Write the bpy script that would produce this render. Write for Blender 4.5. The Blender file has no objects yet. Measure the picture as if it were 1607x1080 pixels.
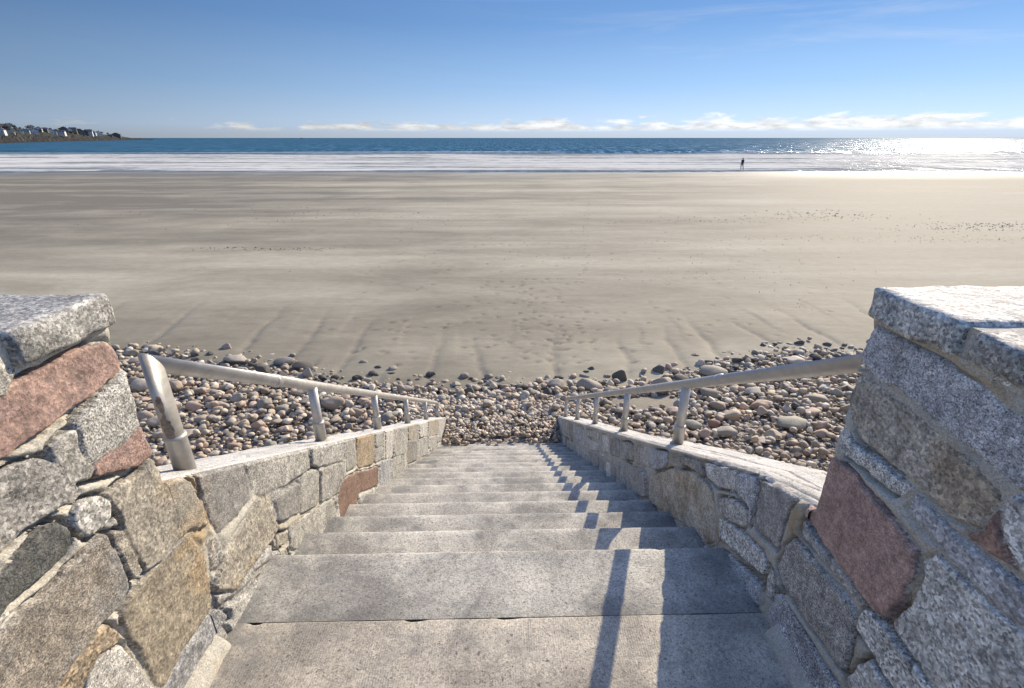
# Beach seen from the top of concrete steps between granite walls.
LEFT='''S 0.874 1.236 0.885 1.209 0.895 1.180 0.883 1.161 0.856 1.142 0.830 1.136 0.811 1.143 0.855 1.244
P 0.831 1.139 0.862 1.138 0.898 1.143 0.962 1.144 1.030 1.149 1.115 1.143 1.141 1.115 1.145 1.081 1.126 1.059 1.047 1.043 0.968 1.042 0.869 1.038 0.808 1.031 0.763 1.034 0.808 1.136
G 0.958 1.007 1.010 1.012 1.103 1.028 1.144 1.045 1.148 1.004 1.151 0.929 1.151 0.893 1.083 0.890 0.965 0.896 0.964 0.934 0.964 0.985
P 0.962 0.888 1.029 0.888 1.138 0.881 1.163 0.849 1.162 0.813 1.132 0.797 1.074 0.803 0.997 0.844 0.962 0.863
S 0.894 0.993 0.919 1.000 0.954 0.997 0.952 0.943 0.960 0.884 0.948 0.871 0.902 0.892 0.891 0.947 0.888 0.973
T 0.749 1.003 0.768 0.992 0.811 0.996 0.860 0.985 0.883 0.952 0.902 0.899 0.906 0.869 0.885 0.859 0.834 0.864 0.774 0.878 0.737 0.873 0.713 0.867 0.693 0.874
D 0.677 0.837 0.697 0.829 0.721 0.828 0.788 0.838 0.835 0.831 0.854 0.801 0.849 0.771 0.824 0.756 0.757 0.766 0.693 0.764 0.668 0.763 0.649 0.772
W 0.884 0.819 0.912 0.829 0.952 0.807 0.968 0.769 0.960 0.744 0.932 0.733 0.898 0.741 0.884 0.766 0.873 0.794
M 0.631 0.731 0.692 0.721 0.785 0.716 0.866 0.711 0.927 0.713 0.937 0.651 0.937 0.569 0.932 0.525 0.907 0.519 0.854 0.523 0.778 0.522 0.712 0.513 0.661 0.490 0.584 0.623
B 0.947 0.699 0.977 0.677 0.978 0.594 0.982 0.532 0.958 0.531 0.952 0.552 0.949 0.631
B 0.987 0.733 0.973 0.795 1.026 0.789 1.093 0.768 1.123 0.778 1.173 0.754 1.197 0.701 1.233 0.621 1.245 0.525 1.244 0.443 1.176 0.492 1.094 0.510 1.047 0.506 1.001 0.519 0.987 0.598 0.984 0.677
Y 0.895 0.491 0.943 0.497 1.057 0.488 1.164 0.464 1.195 0.383 1.195 0.278 1.181 0.176 1.150 0.176 1.012 0.189 0.918 0.172 0.899 0.210 0.902 0.330 0.886 0.437
O 0.846 0.505 0.866 0.457 0.847 0.446 0.810 0.469 0.774 0.458 0.731 0.441 0.670 0.509 0.782 0.517
W 0.813 0.459 0.852 0.424 0.870 0.330 0.879 0.242 0.887 0.143 0.820 0.215 0.720 0.388 0.763 0.447
L 1.177 0.152 1.217 0.063 1.153 0.069 1.038 0.078 0.930 0.070 0.887 0.143 0.970 0.162 1.073 0.158
T 1.229 0.395 1.275 0.345 1.282 0.274 1.239 0.265 1.218 0.288
M 1.278 0.623 1.367 0.581 1.508 0.501 1.517 0.408 1.510 0.334 1.379 0.350 1.287 0.371 1.280 0.459 1.276 0.550
S 1.535 0.487 1.701 0.403 2.036 0.204 2.004 0.086 1.819 0.167 1.578 0.282 1.539 0.340 1.536 0.413
G 2.085 0.180 2.518 -0.072 2.472 -0.201 2.043 0.068
S 2.569 -0.106 2.723 -0.193 2.659 -0.389 2.489 -0.301
O 2.758 -0.208 3.115 -0.425 3.034 -0.643 2.683 -0.416
G 3.156 -0.438 3.375 -0.565 3.321 -0.681 3.114 -0.557
T 3.108 -0.572 3.314 -0.696 3.263 -0.772 3.054 -0.658
W 3.437 -0.605 3.714 -0.762 3.589 -0.988 3.346 -0.833
S 3.762 -0.781 4.175 -1.026 4.055 -1.276 3.653 -1.035
B 4.269 -1.086 4.761 -1.369 4.657 -1.519 4.221 -1.238
M 4.193 -1.245 4.670 -1.556 4.554 -1.732 4.101 -1.438
W 4.839 -1.404 5.461 -1.766 5.339 -1.929 4.770 -1.580
G 4.750 -1.587 5.360 -1.969 5.231 -2.147 4.669 -1.787
B 5.563 -1.812 6.294 -2.226 6.133 -2.437 5.461 -2.017
S 5.452 -2.037 6.126 -2.451 5.984 -2.576 5.372 -2.198
W 6.400 -2.291 7.126 -2.713 6.892 -2.835 6.473 -2.721 6.235 -2.561
T 1.654 0.206 1.891 0.098 1.834 -0.030 1.651 0.077
S 1.921 0.117 2.114 0.001 2.028 -0.155 1.840 -0.046
T 2.136 -0.009 2.454 -0.211 2.369 -0.349 2.063 -0.172
R 2.339 -0.277 2.620 -0.419 3.108 -0.738 3.053 -0.856 2.644 -0.595 2.534 -0.606 2.296 -0.510 2.287 -0.390
L 3.159 -0.736 3.526 -0.965 3.435 -1.120 3.276 -1.124 3.078 -0.958
S 3.563 -1.003 3.917 -1.202 3.857 -1.330 3.502 -1.173
G 4.003 -1.214 4.119 -1.270 4.019 -1.428 3.898 -1.387
B 1.550 0.284 1.626 0.235 1.620 0.129 1.643 0.060 1.566 0.054 1.381 0.102 1.288 0.112 1.204 0.211 1.284 0.269 1.425 0.277
S 1.731 -0.029 1.952 -0.149 2.228 -0.300 2.243 -0.398 2.108 -0.396 1.882 -0.304 1.692 -0.117
B 1.584 0.048 1.710 -0.022 1.671 -0.057 1.577 0.008'''
RIGHT='''S 0.759 1.162 0.748 1.184 0.733 1.176 0.710 1.166 0.703 1.147 0.720 1.144
L 1.134 1.162 1.108 1.164 1.020 1.167 0.920 1.161 0.813 1.145 0.758 1.137 0.687 1.126 0.641 1.014 0.705 1.009 0.797 1.024 0.898 1.033 1.018 1.043 1.112 1.038 1.153 1.053 1.152 1.098
B 1.145 1.014 1.113 1.034 0.999 1.028 0.911 1.013 0.834 1.003 0.750 0.994 0.721 0.984 0.709 0.971 0.730 0.885 0.783 0.863 0.876 0.866 0.934 0.868 1.059 0.870 1.122 0.899
G 1.135 0.871 1.089 0.850 0.938 0.852 0.880 0.852 0.897 0.814 0.936 0.796 1.030 0.800 1.104 0.794 1.132 0.810
P 1.135 0.774 1.109 0.773 1.049 0.772 0.951 0.753 0.863 0.745 0.812 0.738 0.803 0.670 0.805 0.595 0.818 0.509 0.839 0.491 0.941 0.490 1.090 0.500 1.173 0.515 1.170 0.599 1.166 0.686
T 1.177 0.499 1.104 0.490 0.986 0.481 0.886 0.487 0.890 0.451 0.971 0.445 1.088 0.450 1.170 0.441
T 1.182 0.412 1.058 0.426 0.967 0.434 0.899 0.433 0.877 0.361 0.871 0.264 0.866 0.230 0.917 0.222 1.044 0.213 1.184 0.205 1.228 0.241 1.218 0.351
G 0.891 0.435 0.879 0.480 0.817 0.488 0.738 0.485 0.663 0.471 0.656 0.454 0.704 0.373 0.830 0.380 0.890 0.391
G 0.780 0.769 0.743 0.768 0.685 0.766 0.604 0.771 0.532 0.772 0.501 0.695 0.637 0.459 0.718 0.494 0.782 0.500 0.809 0.519 0.788 0.607 0.783 0.695 0.803 0.722
L 0.877 0.794 0.871 0.852 0.829 0.848 0.773 0.839 0.719 0.848 0.636 0.850 0.565 0.851 0.536 0.781 0.597 0.774 0.660 0.769 0.753 0.780 0.813 0.795
R 0.705 0.963 0.689 0.914 0.655 0.885 0.637 0.869 0.700 0.857 0.749 0.853 0.728 0.881
W 0.704 0.987 0.696 1.003 0.655 1.002 0.627 1.000 0.572 0.867 0.598 0.864 0.622 0.861 0.644 0.877 0.683 0.905 0.693 0.925
L 1.198 0.142 1.144 0.169 1.016 0.170 0.877 0.170 0.821 0.140 0.903 -0.003 1.080 0.012 1.211 0.036
G 0.846 0.303 0.824 0.366 0.766 0.363 0.708 0.351 0.830 0.142 0.852 0.227
M 1.415 0.460 1.213 0.560 1.230 0.530 1.248 0.460 1.248 0.295 1.295 0.278 1.392 0.256 1.410 0.375
L 1.575 0.368 1.440 0.449 1.425 0.363 1.415 0.235 1.446 0.232 1.449 0.293 1.555 0.278
G 1.864 0.204 1.749 0.275 1.589 0.363 1.562 0.278 1.688 0.194 1.817 0.148
T 2.229 -0.018 1.891 0.191 1.831 0.144 1.986 0.063 2.206 -0.044
L 2.609 -0.243 2.276 -0.039 2.271 -0.111 2.352 -0.218 2.560 -0.367
T 2.889 -0.411 2.645 -0.260 2.599 -0.376 2.829 -0.527
T 3.242 -0.616 2.921 -0.422 2.874 -0.545 3.169 -0.738
M 3.616 -0.829 3.283 -0.631 3.228 -0.774 3.542 -0.968
G 3.917 -0.995 3.654 -0.849 3.619 -1.004 3.815 -1.129
T 4.684 -1.431 3.969 -1.032 3.978 -1.115 4.626 -1.490
G 4.619 -1.509 3.980 -1.147 3.960 -1.239 4.536 -1.590
T 4.514 -1.599 3.953 -1.258 3.915 -1.359 4.158 -1.575 4.433 -1.725
L 5.460 -1.875 4.775 -1.489 4.728 -1.725 5.347 -2.057
M 5.955 -2.141 5.566 -1.930 5.473 -2.122 5.842 -2.298
T 6.513 -2.448 6.053 -2.198 5.941 -2.350 6.401 -2.575
L 7.117 -2.770 6.601 -2.497 6.517 -2.640 7.007 -2.855
B 2.508 -0.378 2.210 -0.091 1.926 0.093 1.753 0.141 1.681 0.071 1.640 -0.069 1.702 -0.139 1.848 -0.193 2.070 -0.333 2.464 -0.568
T 3.518 -1.000 3.024 -0.665 2.584 -0.416 2.508 -0.564 2.763 -0.736 3.093 -0.936 3.431 -1.086
T 1.675 0.163 1.574 0.235 1.455 0.281 1.444 0.201 1.534 0.135 1.650 0.099
W 1.648 0.080 1.454 0.171 1.307 0.216 1.280 0.195 1.282 0.130 1.341 0.103 1.494 0.035 1.618 -0.017
L 1.526 -0.012 1.330 0.076 1.287 0.071 1.252 0.008 1.374 -0.030 1.491 -0.033
S 1.259 0.205 1.226 0.205 1.206 0.091 1.250 0.076 1.269 0.156'''
COBBLES='''-8.17 10.60 0.227 0.45 Y pale yellow oblong cobble on the far edge of the stones behind the left railing corner
-6.46 10.67 0.137 0.60 P pink cobble lying alone on the sand beyond the left railing
-5.88 9.95 0.272 0.42 G speckled grey oblong boulder just beyond the left handrail
-7.00 10.25 0.096 0.80 D black upright cobble on the sand edge between yellow cobble and grey oblong boulder
-6.68 10.31 0.111 0.60 D dark angular cobble beside the black upright cobble
-4.83 9.86 0.206 0.35 M flat dark brown cobble resting on the sand left of the blackest flat cobble
-6.33 8.55 0.158 0.70 B tan rounded cobble close to the first left railing post
-5.82 8.41 0.137 0.65 G grey tan cobble right of the tan rounded one by the left railing post
-5.10 7.72 0.185 0.50 B brown ridged cobble in the middle of the left shingle
-4.27 7.72 0.151 0.65 M smooth mid grey cobble under the left handrail joint
-4.00 6.92 0.122 0.80 P blocky pinkish cobble low in the left shingle near the wall
-5.07 7.20 0.153 0.60 B brown triangular cobble in the left shingle
-5.49 7.70 0.174 0.50 P pinkish tan domed cobble in the left shingle
-5.04 6.72 0.155 0.40 G long low grey cobble beside the base of the first left post
-4.34 9.62 0.223 0.40 D blackest flat cobble at the sand edge beyond the left handrail
-4.02 9.15 0.120 1.00 G light grey upright cobble behind the second left railing post
-3.69 9.03 0.093 0.90 D dark grey knob cobble right of the light grey upright one
-3.10 7.72 0.214 0.60 B square tan block of stone right of the second left railing post
-3.42 8.29 0.123 0.50 Y yellowish cobble peeping behind the square tan block
-3.06 9.82 0.092 0.45 M small pale topped cobble alone on the sand left of centre
-2.66 9.55 0.090 0.45 D small dark cobble alone on the sand, second of the line of three
-2.33 9.26 0.101 0.40 D small flat black cobble alone on the sand, third of the line of three
-1.49 9.18 0.087 0.80 D dark round cobble in a sand channel left of centre
-1.97 7.21 0.142 0.45 M banded grey cobble behind the left wall near its third post
-2.07 7.94 0.119 0.50 G light rounded cobble between third and fourth left railing posts
1.20 9.01 0.106 0.40 D flat dark cobble on the sand behind the dark two tone boulder
1.71 9.05 0.119 0.30 M flat reddish dark cobble on the sand behind the largest boulder
1.06 8.42 0.181 0.75 M dark two tone boulder at the end of the right wall
1.67 8.40 0.261 0.55 M largest grey half buried boulder beyond the right railing end
2.44 8.87 0.156 0.75 D black boulder on the sand right of the largest one
3.06 8.68 0.154 0.40 M oblong dark grey cobble just over the right handrail
3.29 8.85 0.078 0.75 D small round dark cobble beside the oblong one over the right handrail
3.15 7.56 0.097 0.90 L purplish cobble hard against the second right railing post
4.36 9.05 0.265 0.42 M long grey boulder on the sand above the right handrail
4.76 9.16 0.094 0.75 D round black cobble at the end of the long grey boulder
5.57 9.76 0.190 0.35 D flat black cobble on the sand above the right handrail
6.74 10.45 0.082 0.50 D dark cobble farthest out on the right hand sand
7.82 10.58 0.113 0.45 D farther of a pair of flat cobbles on the sand by the right wall
7.81 10.31 0.103 0.40 M nearer of a pair of flat cobbles on the sand by the right wall
6.48 9.60 0.209 0.55 G angular grey boulder just behind the right handrail
3.91 7.98 0.220 0.45 M smooth grey loaf shaped cobble under the right handrail
4.80 8.07 0.187 0.50 G grey sloping cobble under the middle of the right handrail
5.53 8.30 0.148 0.75 B tan domed cobble under the right handrail
5.03 7.78 0.128 0.40 O lower ochre cobble of a stacked pair in the right shingle
5.16 8.09 0.133 0.40 Y upper ochre cobble of a stacked pair in the right shingle
4.58 7.49 0.187 0.55 P pinkish tan cobble below the ochre pair
4.49 7.22 0.121 0.80 B blocky tan cobble in the middle of the right shingle
4.73 6.79 0.240 0.35 T long grey green cobble in the right shingle
5.80 7.70 0.231 0.35 M long flat brown grey cobble near the right wall
5.37 7.19 0.164 0.50 P pinkish brown cobble near the right wall
5.22 6.71 0.124 0.75 P rounded salmon cobble beside the right wall face
5.09 6.48 0.131 0.40 P flat salmon cobble beside the right wall face
3.93 7.11 0.200 0.50 B two humped tan cobble in the right shingle
3.59 6.54 0.187 0.50 M sloping brown grey slab of stone low in the right shingle
3.47 6.80 0.115 0.70 R dull red cobble right of the second right post
4.01 6.28 0.132 0.40 G pale flat cobble low in the right shingle
6.32 7.97 0.119 0.85 T greenish grey domed cobble against the right wall corner'''
TRAILS='''-16.18,22.28 -17.37,22.37 -17.54,21.84 -16.14,20.28 -14.83,19.69 -14.85,18.18 -15.66,17.30 -16.86,16.79
-17.80,23.60 -17.01,25.20 -15.69,26.24 -13.89,26.96 -9.94,26.87
-13.21,22.28 -12.34,22.54 -12.14,21.85 -10.89,21.56
-10.16,21.81 -8.09,21.89
-3.19,20.28 -2.93,21.38 -1.89,22.30 0.30,23.20
-3.01,19.43 -2.21,18.52 -1.22,18.35
-12.19,28.47 -11.97,30.56 -9.72,31.40 -7.84,32.72 -3.56,31.26 -1.64,32.59
0.57,16.59 0.89,15.24 1.24,14.38 1.42,13.18 1.52,12.39 1.49,11.68 1.40,10.54
-2.12,13.37 -1.54,13.94 -0.41,14.38
-4.73,11.70 -3.54,11.78 -2.33,11.87 -1.35,11.96
-1.52,10.61 -0.77,10.50 0.05,10.57
1.07,14.50 0.70,13.03 0.47,11.58
-2.72,13.11 -2.38,11.43
8.38,47.60 4.59,26.86 3.46,19.41 2.65,16.14
8.69,13.89 9.12,13.14 9.60,12.72'''
HEAD=[(-0.7955, 560, 10.83), (-0.767, 620, 11.49), (-0.7431, 691, 11.86), (-0.7247, 780, 11.56), (-0.7052, 870, 12.04), (-0.6782, 1006, 12.48), (-0.6609, 1090, 11.53), (-0.6432, 1193, 9.28), (-0.6251, 1290, 6.39), (-0.6138, 1380, 4.82), (-0.6026, 1480, 1.58), (-0.5891, 1560, 0.54), (-0.5779, 1620, -0.59)]
HOUSES=[(-482.5, 524.1, 5.6, 6.7, 5.8, 'W', 'white block of a house at the foot of the slope, farthest left'), (-510.6, 561.3, 8.24, 7.9, 7.0, 'S', 'weathered tall house above the leftmost white one'), (-510.4, 565.1, 6.2, 6.4, 3.1, 'T', 'low tan house below the weathered tall one'), (-545.2, 612.5, 9.24, 4.3, 3.3, 'G', 'small grey green house high on the headland, third from the left edge'), (-542.0, 612.0, 7.23, 5.1, 4.2, 'W', 'small white cottage below the small grey green house'), (-550.3, 625.6, 7.37, 4.4, 4.3, 'S', 'small weathered cottage beside the white cottage'), (-560.2, 641.9, 7.54, 4.5, 4.3, 'G', 'grey green cottage right of the weathered cottage'), (-592.8, 686.3, 11.86, 4.7, 4.6, 'W', 'small white house on the headland crest'), (-573.6, 666.6, 6.99, 7.4, 5.4, 'W', 'white wide gabled house in front of the crest cottage'), (-602.1, 707.7, 10.39, 6.8, 4.7, 'W', 'white house behind and right of the wide gabled one'), (-613.8, 730.7, 9.5, 7.0, 4.9, 'D', 'dark house on the crest left of the middle of the headland'), (-614.4, 739.5, 6.81, 6.0, 6.9, 'W', 'narrow tall white house left of the long white one'), (-623.0, 755.9, 6.56, 5.1, 6.0, 'S', 'narrow weathered house squeezed beside the long white one'), (-632.3, 775.6, 5.82, 13.6, 6.1, 'W', 'long low white house, widest on the headland'), (-667.7, 828.2, 10.97, 8.9, 6.5, 'D', 'dark house on the crest behind the long white one'), (-681.8, 857.6, 10.46, 5.7, 6.7, 'W', 'white house on the crest right of the middle'), (-681.8, 865.3, 8.13, 8.1, 9.0, 'D', 'dark house at the left end of the row of dark houses'), (-692.8, 890.7, 7.4, 10.6, 8.1, 'D', 'dark house in the middle of the row of dark houses'), (-708.7, 921.9, 7.07, 8.5, 7.1, 'D', 'dark house at the right end of the row of dark houses'), (-716.5, 941.3, 5.68, 9.9, 9.7, 'W', 'tall bright white gabled house right of the dark row'), (-739.1, 982.0, 6.93, 6.4, 6.3, 'S', 'small weathered house right of the tall white gable'), (-748.6, 1005.1, 5.97, 9.2, 7.7, 'W', 'white house, last white one before the point'), (-778.1, 1074.2, 4.54, 6.9, 4.1, 'D', 'low dark shed on the thinning end of the headland'), (-799.8, 1121.6, 3.42, 15.9, 8.4, 'D', 'long dark house alone out near the point')]
TREES=[(-506.4, 556.9, 7.3, 1.29, 'dark wind shaped evergreen tree on the far headland behind the leftmost houses'), (-537.5, 597.0, 10.8, 1.15, 'dark wind shaped evergreen tree on the far headland behind the leftmost houses'), (-547.1, 612.6, 10.6, 0.89, 'dark wind shaped evergreen tree on the far headland behind the leftmost houses'), (-555.9, 628.7, 9.7, 0.69, 'dark wind shaped evergreen tree on the far headland behind the leftmost houses'), (-590.7, 678.9, 11.4, 0.81, 'dark wind shaped evergreen tree on the far headland behind the leftmost houses'), (-600.7, 698.9, 11.8, 0.82, 'dark wind shaped evergreen tree on the far headland behind the leftmost houses'), (-591.8, 697.6, 7.4, 0.97, 'dark wind shaped evergreen tree on the far headland behind the long white house'), (-620.0, 737.6, 11.1, 0.71, 'dark wind shaped evergreen tree on the far headland behind the long white house'), (-635.9, 767.4, 10.9, 0.72, 'dark wind shaped evergreen tree on the far headland behind the long white house'), (-636.2, 775.6, 8.3, 1.01, 'dark wind shaped evergreen tree on the far headland behind the long white house'), (-664.7, 817.0, 12.3, 0.65, 'dark wind shaped evergreen tree on the far headland behind the long white house'), (-677.3, 843.6, 12.1, 1.05, 'dark wind shaped evergreen tree on the far headland behind the long white house'), (-667.8, 841.2, 6.9, 0.88, 'dark wind shaped evergreen tree on the far headland behind the long white house'), (-700.1, 889.2, 11.8, 0.9, 'dark wind shaped evergreen tree on the far headland near the row of dark houses'), (-709.9, 910.9, 11.6, 0.91, 'dark wind shaped evergreen tree on the far headland near the row of dark houses'), (-706.3, 915.7, 7.6, 0.89, 'dark wind shaped evergreen tree on the far headland near the row of dark houses'), (-746.1, 977.4, 9.8, 0.86, 'dark wind shaped evergreen tree on the far headland near the row of dark houses'), (-744.4, 985.3, 9.1, 0.63, 'dark wind shaped evergreen tree on the far headland near the row of dark houses'), (-753.2, 1009.5, 7.2, 0.82, 'dark wind shaped evergreen tree on the far headland towards the point'), (-770.5, 1043.6, 7.7, 1.03, 'dark wind shaped evergreen tree on the far headland towards the point'), (-792.4, 1089.1, 6.8, 0.93, 'dark wind shaped evergreen tree on the far headland towards the point')]
SUN=4.5
SKY=0.13
EXPO=0.72
DUST=0.6
CLB=1.6
SKYTINT=(1.2, 1.24, 1.5)
LUML=0.5
LUMR=1.15
SKG=6.0
import bpy, bmesh, math, random
import numpy as np
from mathutils import Vector, Matrix
sc=bpy.context.scene; COL=sc.collection
random.seed(7); RNG=np.random.default_rng(7)
R=math.radians
XL=-.955; XR=.93                      # inner faces of the two stair walls, metres

# ---------------------------------------------------------------- helpers
def link(o,parent=None):
    COL.objects.link(o)
    if parent is not None: o.parent=parent
    return o
def tag(o,label=None,cat=None,group=None,kind=None):
    if label: o['label']=label
    if cat: o['category']=cat
    if group: o['group']=group
    if kind: o['kind']=kind
    return o
def empty(name,loc=(0,0,0),rz=0):
    o=bpy.data.objects.new(name,None); o.location=loc; o.rotation_euler=(0,0,rz); o.empty_display_size=.2
    return link(o)
def mesh_np(name,v,f,col=None,smooth=True):
    v=np.asarray(v,dtype=np.float32); f=np.asarray(f,dtype=np.int32)
    me=bpy.data.meshes.new(name); n=f.shape[1]
    me.vertices.add(len(v)); me.vertices.foreach_set('co',v.ravel())
    me.loops.add(f.size); me.loops.foreach_set('vertex_index',f.ravel())
    me.polygons.add(len(f)); me.polygons.foreach_set('loop_start',np.arange(len(f),dtype=np.int32)*n)
    try: me.polygons.foreach_set('loop_total',np.full(len(f),n,dtype=np.int32))
    except Exception: pass
    me.update(calc_edges=True)
    me.polygons.foreach_set('use_smooth',np.full(len(f),smooth,dtype=bool))
    if col is not None:
        a=me.color_attributes.new('Col','FLOAT_COLOR','POINT')
        c=np.ones((len(v),4),np.float32); c[:,:col.shape[1]]=col; a.data.foreach_set('color',c.ravel())
    me.update(); return me
def obj_np(name,v,f,mat,parent=None,col=None,smooth=True):
    me=mesh_np(name,v,f,col,smooth); me.materials.append(mat)
    return link(bpy.data.objects.new(name,me),parent)
def grid_faces(nu,nv,flip=False):
    i=np.arange(nu*nv).reshape(nu,nv)
    f=np.stack([i[:-1,:-1],i[1:,:-1],i[1:,1:],i[:-1,1:]],-1).reshape(-1,4)
    return f[:,::-1].copy() if flip else f
def hsh(ix,iy,iz):
    n=(ix.astype(np.int64)*374761393+iy.astype(np.int64)*668265263+iz.astype(np.int64)*2147483647//7)&0xffffffff
    n=((n^(n>>13))*1274126177)&0xffffffff; n=((n^(n>>16))*2246822519)&0xffffffff
    return ((n^(n>>15))&0xffff)/65535.0
def vn(x,y,z=0.,seed=0):
    x=np.asarray(x,float); y=np.asarray(y,float); z=np.asarray(z,float)+seed*17.3
    x,y,z=np.broadcast_arrays(x,y,z)
    ix=np.floor(x);iy=np.floor(y);iz=np.floor(z)
    fx=x-ix;fy=y-iy;fz=z-iz
    fx=fx*fx*(3-2*fx);fy=fy*fy*(3-2*fy);fz=fz*fz*(3-2*fz)
    r=0
    for a in (0,1):
        for b in (0,1):
            for c in (0,1):
                r=r+hsh(ix+a,iy+b,iz+c)*(fx if a else 1-fx)*(fy if b else 1-fy)*(fz if c else 1-fz)
    return r*2-1
def fbm(x,y,z=0.,o=4,seed=0):
    r=0;a=1.;t=0
    for k in range(o):
        r=r+a*vn(np.asarray(x)*2**k,np.asarray(y)*2**k,np.asarray(z)*2**k,seed+k*3);t+=a;a*=.5
    return r/t
def sstep(a,b,x):
    t=np.clip((x-a)/(b-a),0,1); return t*t*(3-2*t)
def bm_obj(name,bm,mat,parent=None,smooth=False):
    me=bpy.data.meshes.new(name); bmesh.ops.recalc_face_normals(bm,faces=bm.faces); bm.to_mesh(me); bm.free()
    mats=mat if isinstance(mat,list) else [mat]
    for m in mats: me.materials.append(m)
    for p in me.polygons: p.use_smooth=smooth
    return link(bpy.data.objects.new(name,me),parent)
def bx(bm,x0,x1,y0,y1,z0,z1,bev=0,mi=0):
    g=bmesh.ops.create_cube(bm,size=1); vs=g['verts']
    for v in vs: v.co=Vector((x0+(v.co.x+.5)*(x1-x0),y0+(v.co.y+.5)*(y1-y0),z0+(v.co.z+.5)*(z1-z0)))
    fs=set(f for v in vs for f in v.link_faces)
    for f in fs: f.material_index=mi
    if bev: bmesh.ops.bevel(bm,geom=list({e for v in vs for e in v.link_edges}),offset=bev,segments=2,affect='EDGES')

# ---------------------------------------------------------------- materials
class M:
    def __init__(s,name):
        s.m=bpy.data.materials.new(name); s.m.use_nodes=True; s.t=s.m.node_tree; s.t.nodes.clear()
        s.out=s.n('ShaderNodeOutputMaterial'); s.b=s.n('ShaderNodeBsdfPrincipled'); s.l(s.b.outputs[0],s.out.inputs[0])
        s.tc=s.n('ShaderNodeTexCoord').outputs['Object']
    def n(s,t,**k):
        n=s.t.nodes.new(t)
        for a,b in k.items(): setattr(n,a,b)
        return n
    def l(s,a,b): s.t.links.new(a,b)
    def put(s,sock,v):
        if hasattr(v,'is_linked') or isinstance(v,bpy.types.NodeSocket): s.l(v,sock)
        elif v is not None:
            if isinstance(v,(tuple,list)) and len(v)==3 and sock.type=='RGBA': v=(*v,1)
            sock.default_value=v
    def map(s,scale=(1,1,1),vec=None,loc=(0,0,0)):
        n=s.n('ShaderNodeMapping'); n.inputs['Scale'].default_value=scale; n.inputs['Location'].default_value=loc; s.l(vec or s.tc,n.inputs[0]); return n.outputs[0]
    def noise(s,sc,det=4,rough=.55,vec=None,dist=0):
        n=s.n('ShaderNodeTexNoise'); n.inputs['Scale'].default_value=sc; n.inputs['Detail'].default_value=det; n.inputs['Roughness'].default_value=rough; n.inputs['Distortion'].default_value=dist
        s.l(vec or s.tc,n.inputs['Vector']); return n.outputs['Fac']
    def vor(s,sc,vec=None,out='Color',feature='F1'):
        n=s.n('ShaderNodeTexVoronoi'); n.feature=feature; n.inputs['Scale'].default_value=sc; s.l(vec or s.tc,n.inputs['Vector'])
        o=n.outputs[out]
        if out=='Color':
            q=s.n('ShaderNodeSeparateColor'); s.l(o,q.inputs[0]); o=q.outputs[0]
        return o
    def ramp(s,fac,pts):
        n=s.n('ShaderNodeValToRGB'); s.l(fac,n.inputs[0]); e=n.color_ramp.elements
        while len(e)<len(pts): e.new(.5)
        for el,(p,c) in zip(e,pts):
            el.position=p; el.color=(c,c,c,1) if isinstance(c,(int,float)) else (*c,1)
        return n.outputs[0]
    def mix(s,f,a,b,mode='MIX'):
        n=s.n('ShaderNodeMix',data_type='RGBA',blend_type=mode)
        s.put(n.inputs['Factor'],f); s.put(n.inputs['A'],a); s.put(n.inputs['B'],b)
        # colour sockets
        s.put(n.inputs[6],a); s.put(n.inputs[7],b); s.put(n.inputs[0],f)
        return n.outputs[2]
    def math(s,op,a,b=0,c=None):
        n=s.n('ShaderNodeMath',operation=op); s.put(n.inputs[0],a); s.put(n.inputs[1],b)
        if c is not None: s.put(n.inputs[2],c)
        return n.outputs[0]
    def mr(s,v,a,b,c,d):
        n=s.n('ShaderNodeMapRange'); s.put(n.inputs[0],v)
        for i,q in enumerate((a,b,c,d)): n.inputs[i+1].default_value=q
        return n.outputs[0]
    def bump(s,h,dist,st=1,prev=None):
        n=s.n('ShaderNodeBump'); n.inputs['Strength'].default_value=st; n.inputs['Distance'].default_value=dist; s.l(h,n.inputs['Height'])
        if prev is not None: s.l(prev,n.inputs['Normal'])
        return n.outputs[0]
    def fin(s,col,rough=.8,nrm=None,spec=.3,metal=0):
        s.put(s.b.inputs['Base Color'],col); s.put(s.b.inputs['Roughness'],rough)
        if nrm is not None: s.l(nrm,s.b.inputs['Normal'])
        s.put(s.b.inputs['Specular IOR Level'],spec); s.put(s.b.inputs['Metallic'],metal); return s.m
    def attr(s,name='Col'):
        n=s.n('ShaderNodeAttribute',attribute_name=name); return n.outputs['Color']
    def pos(s):
        n=s.n('ShaderNodeSeparateXYZ'); s.l(s.tc,n.inputs[0]); return n.outputs

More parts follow.
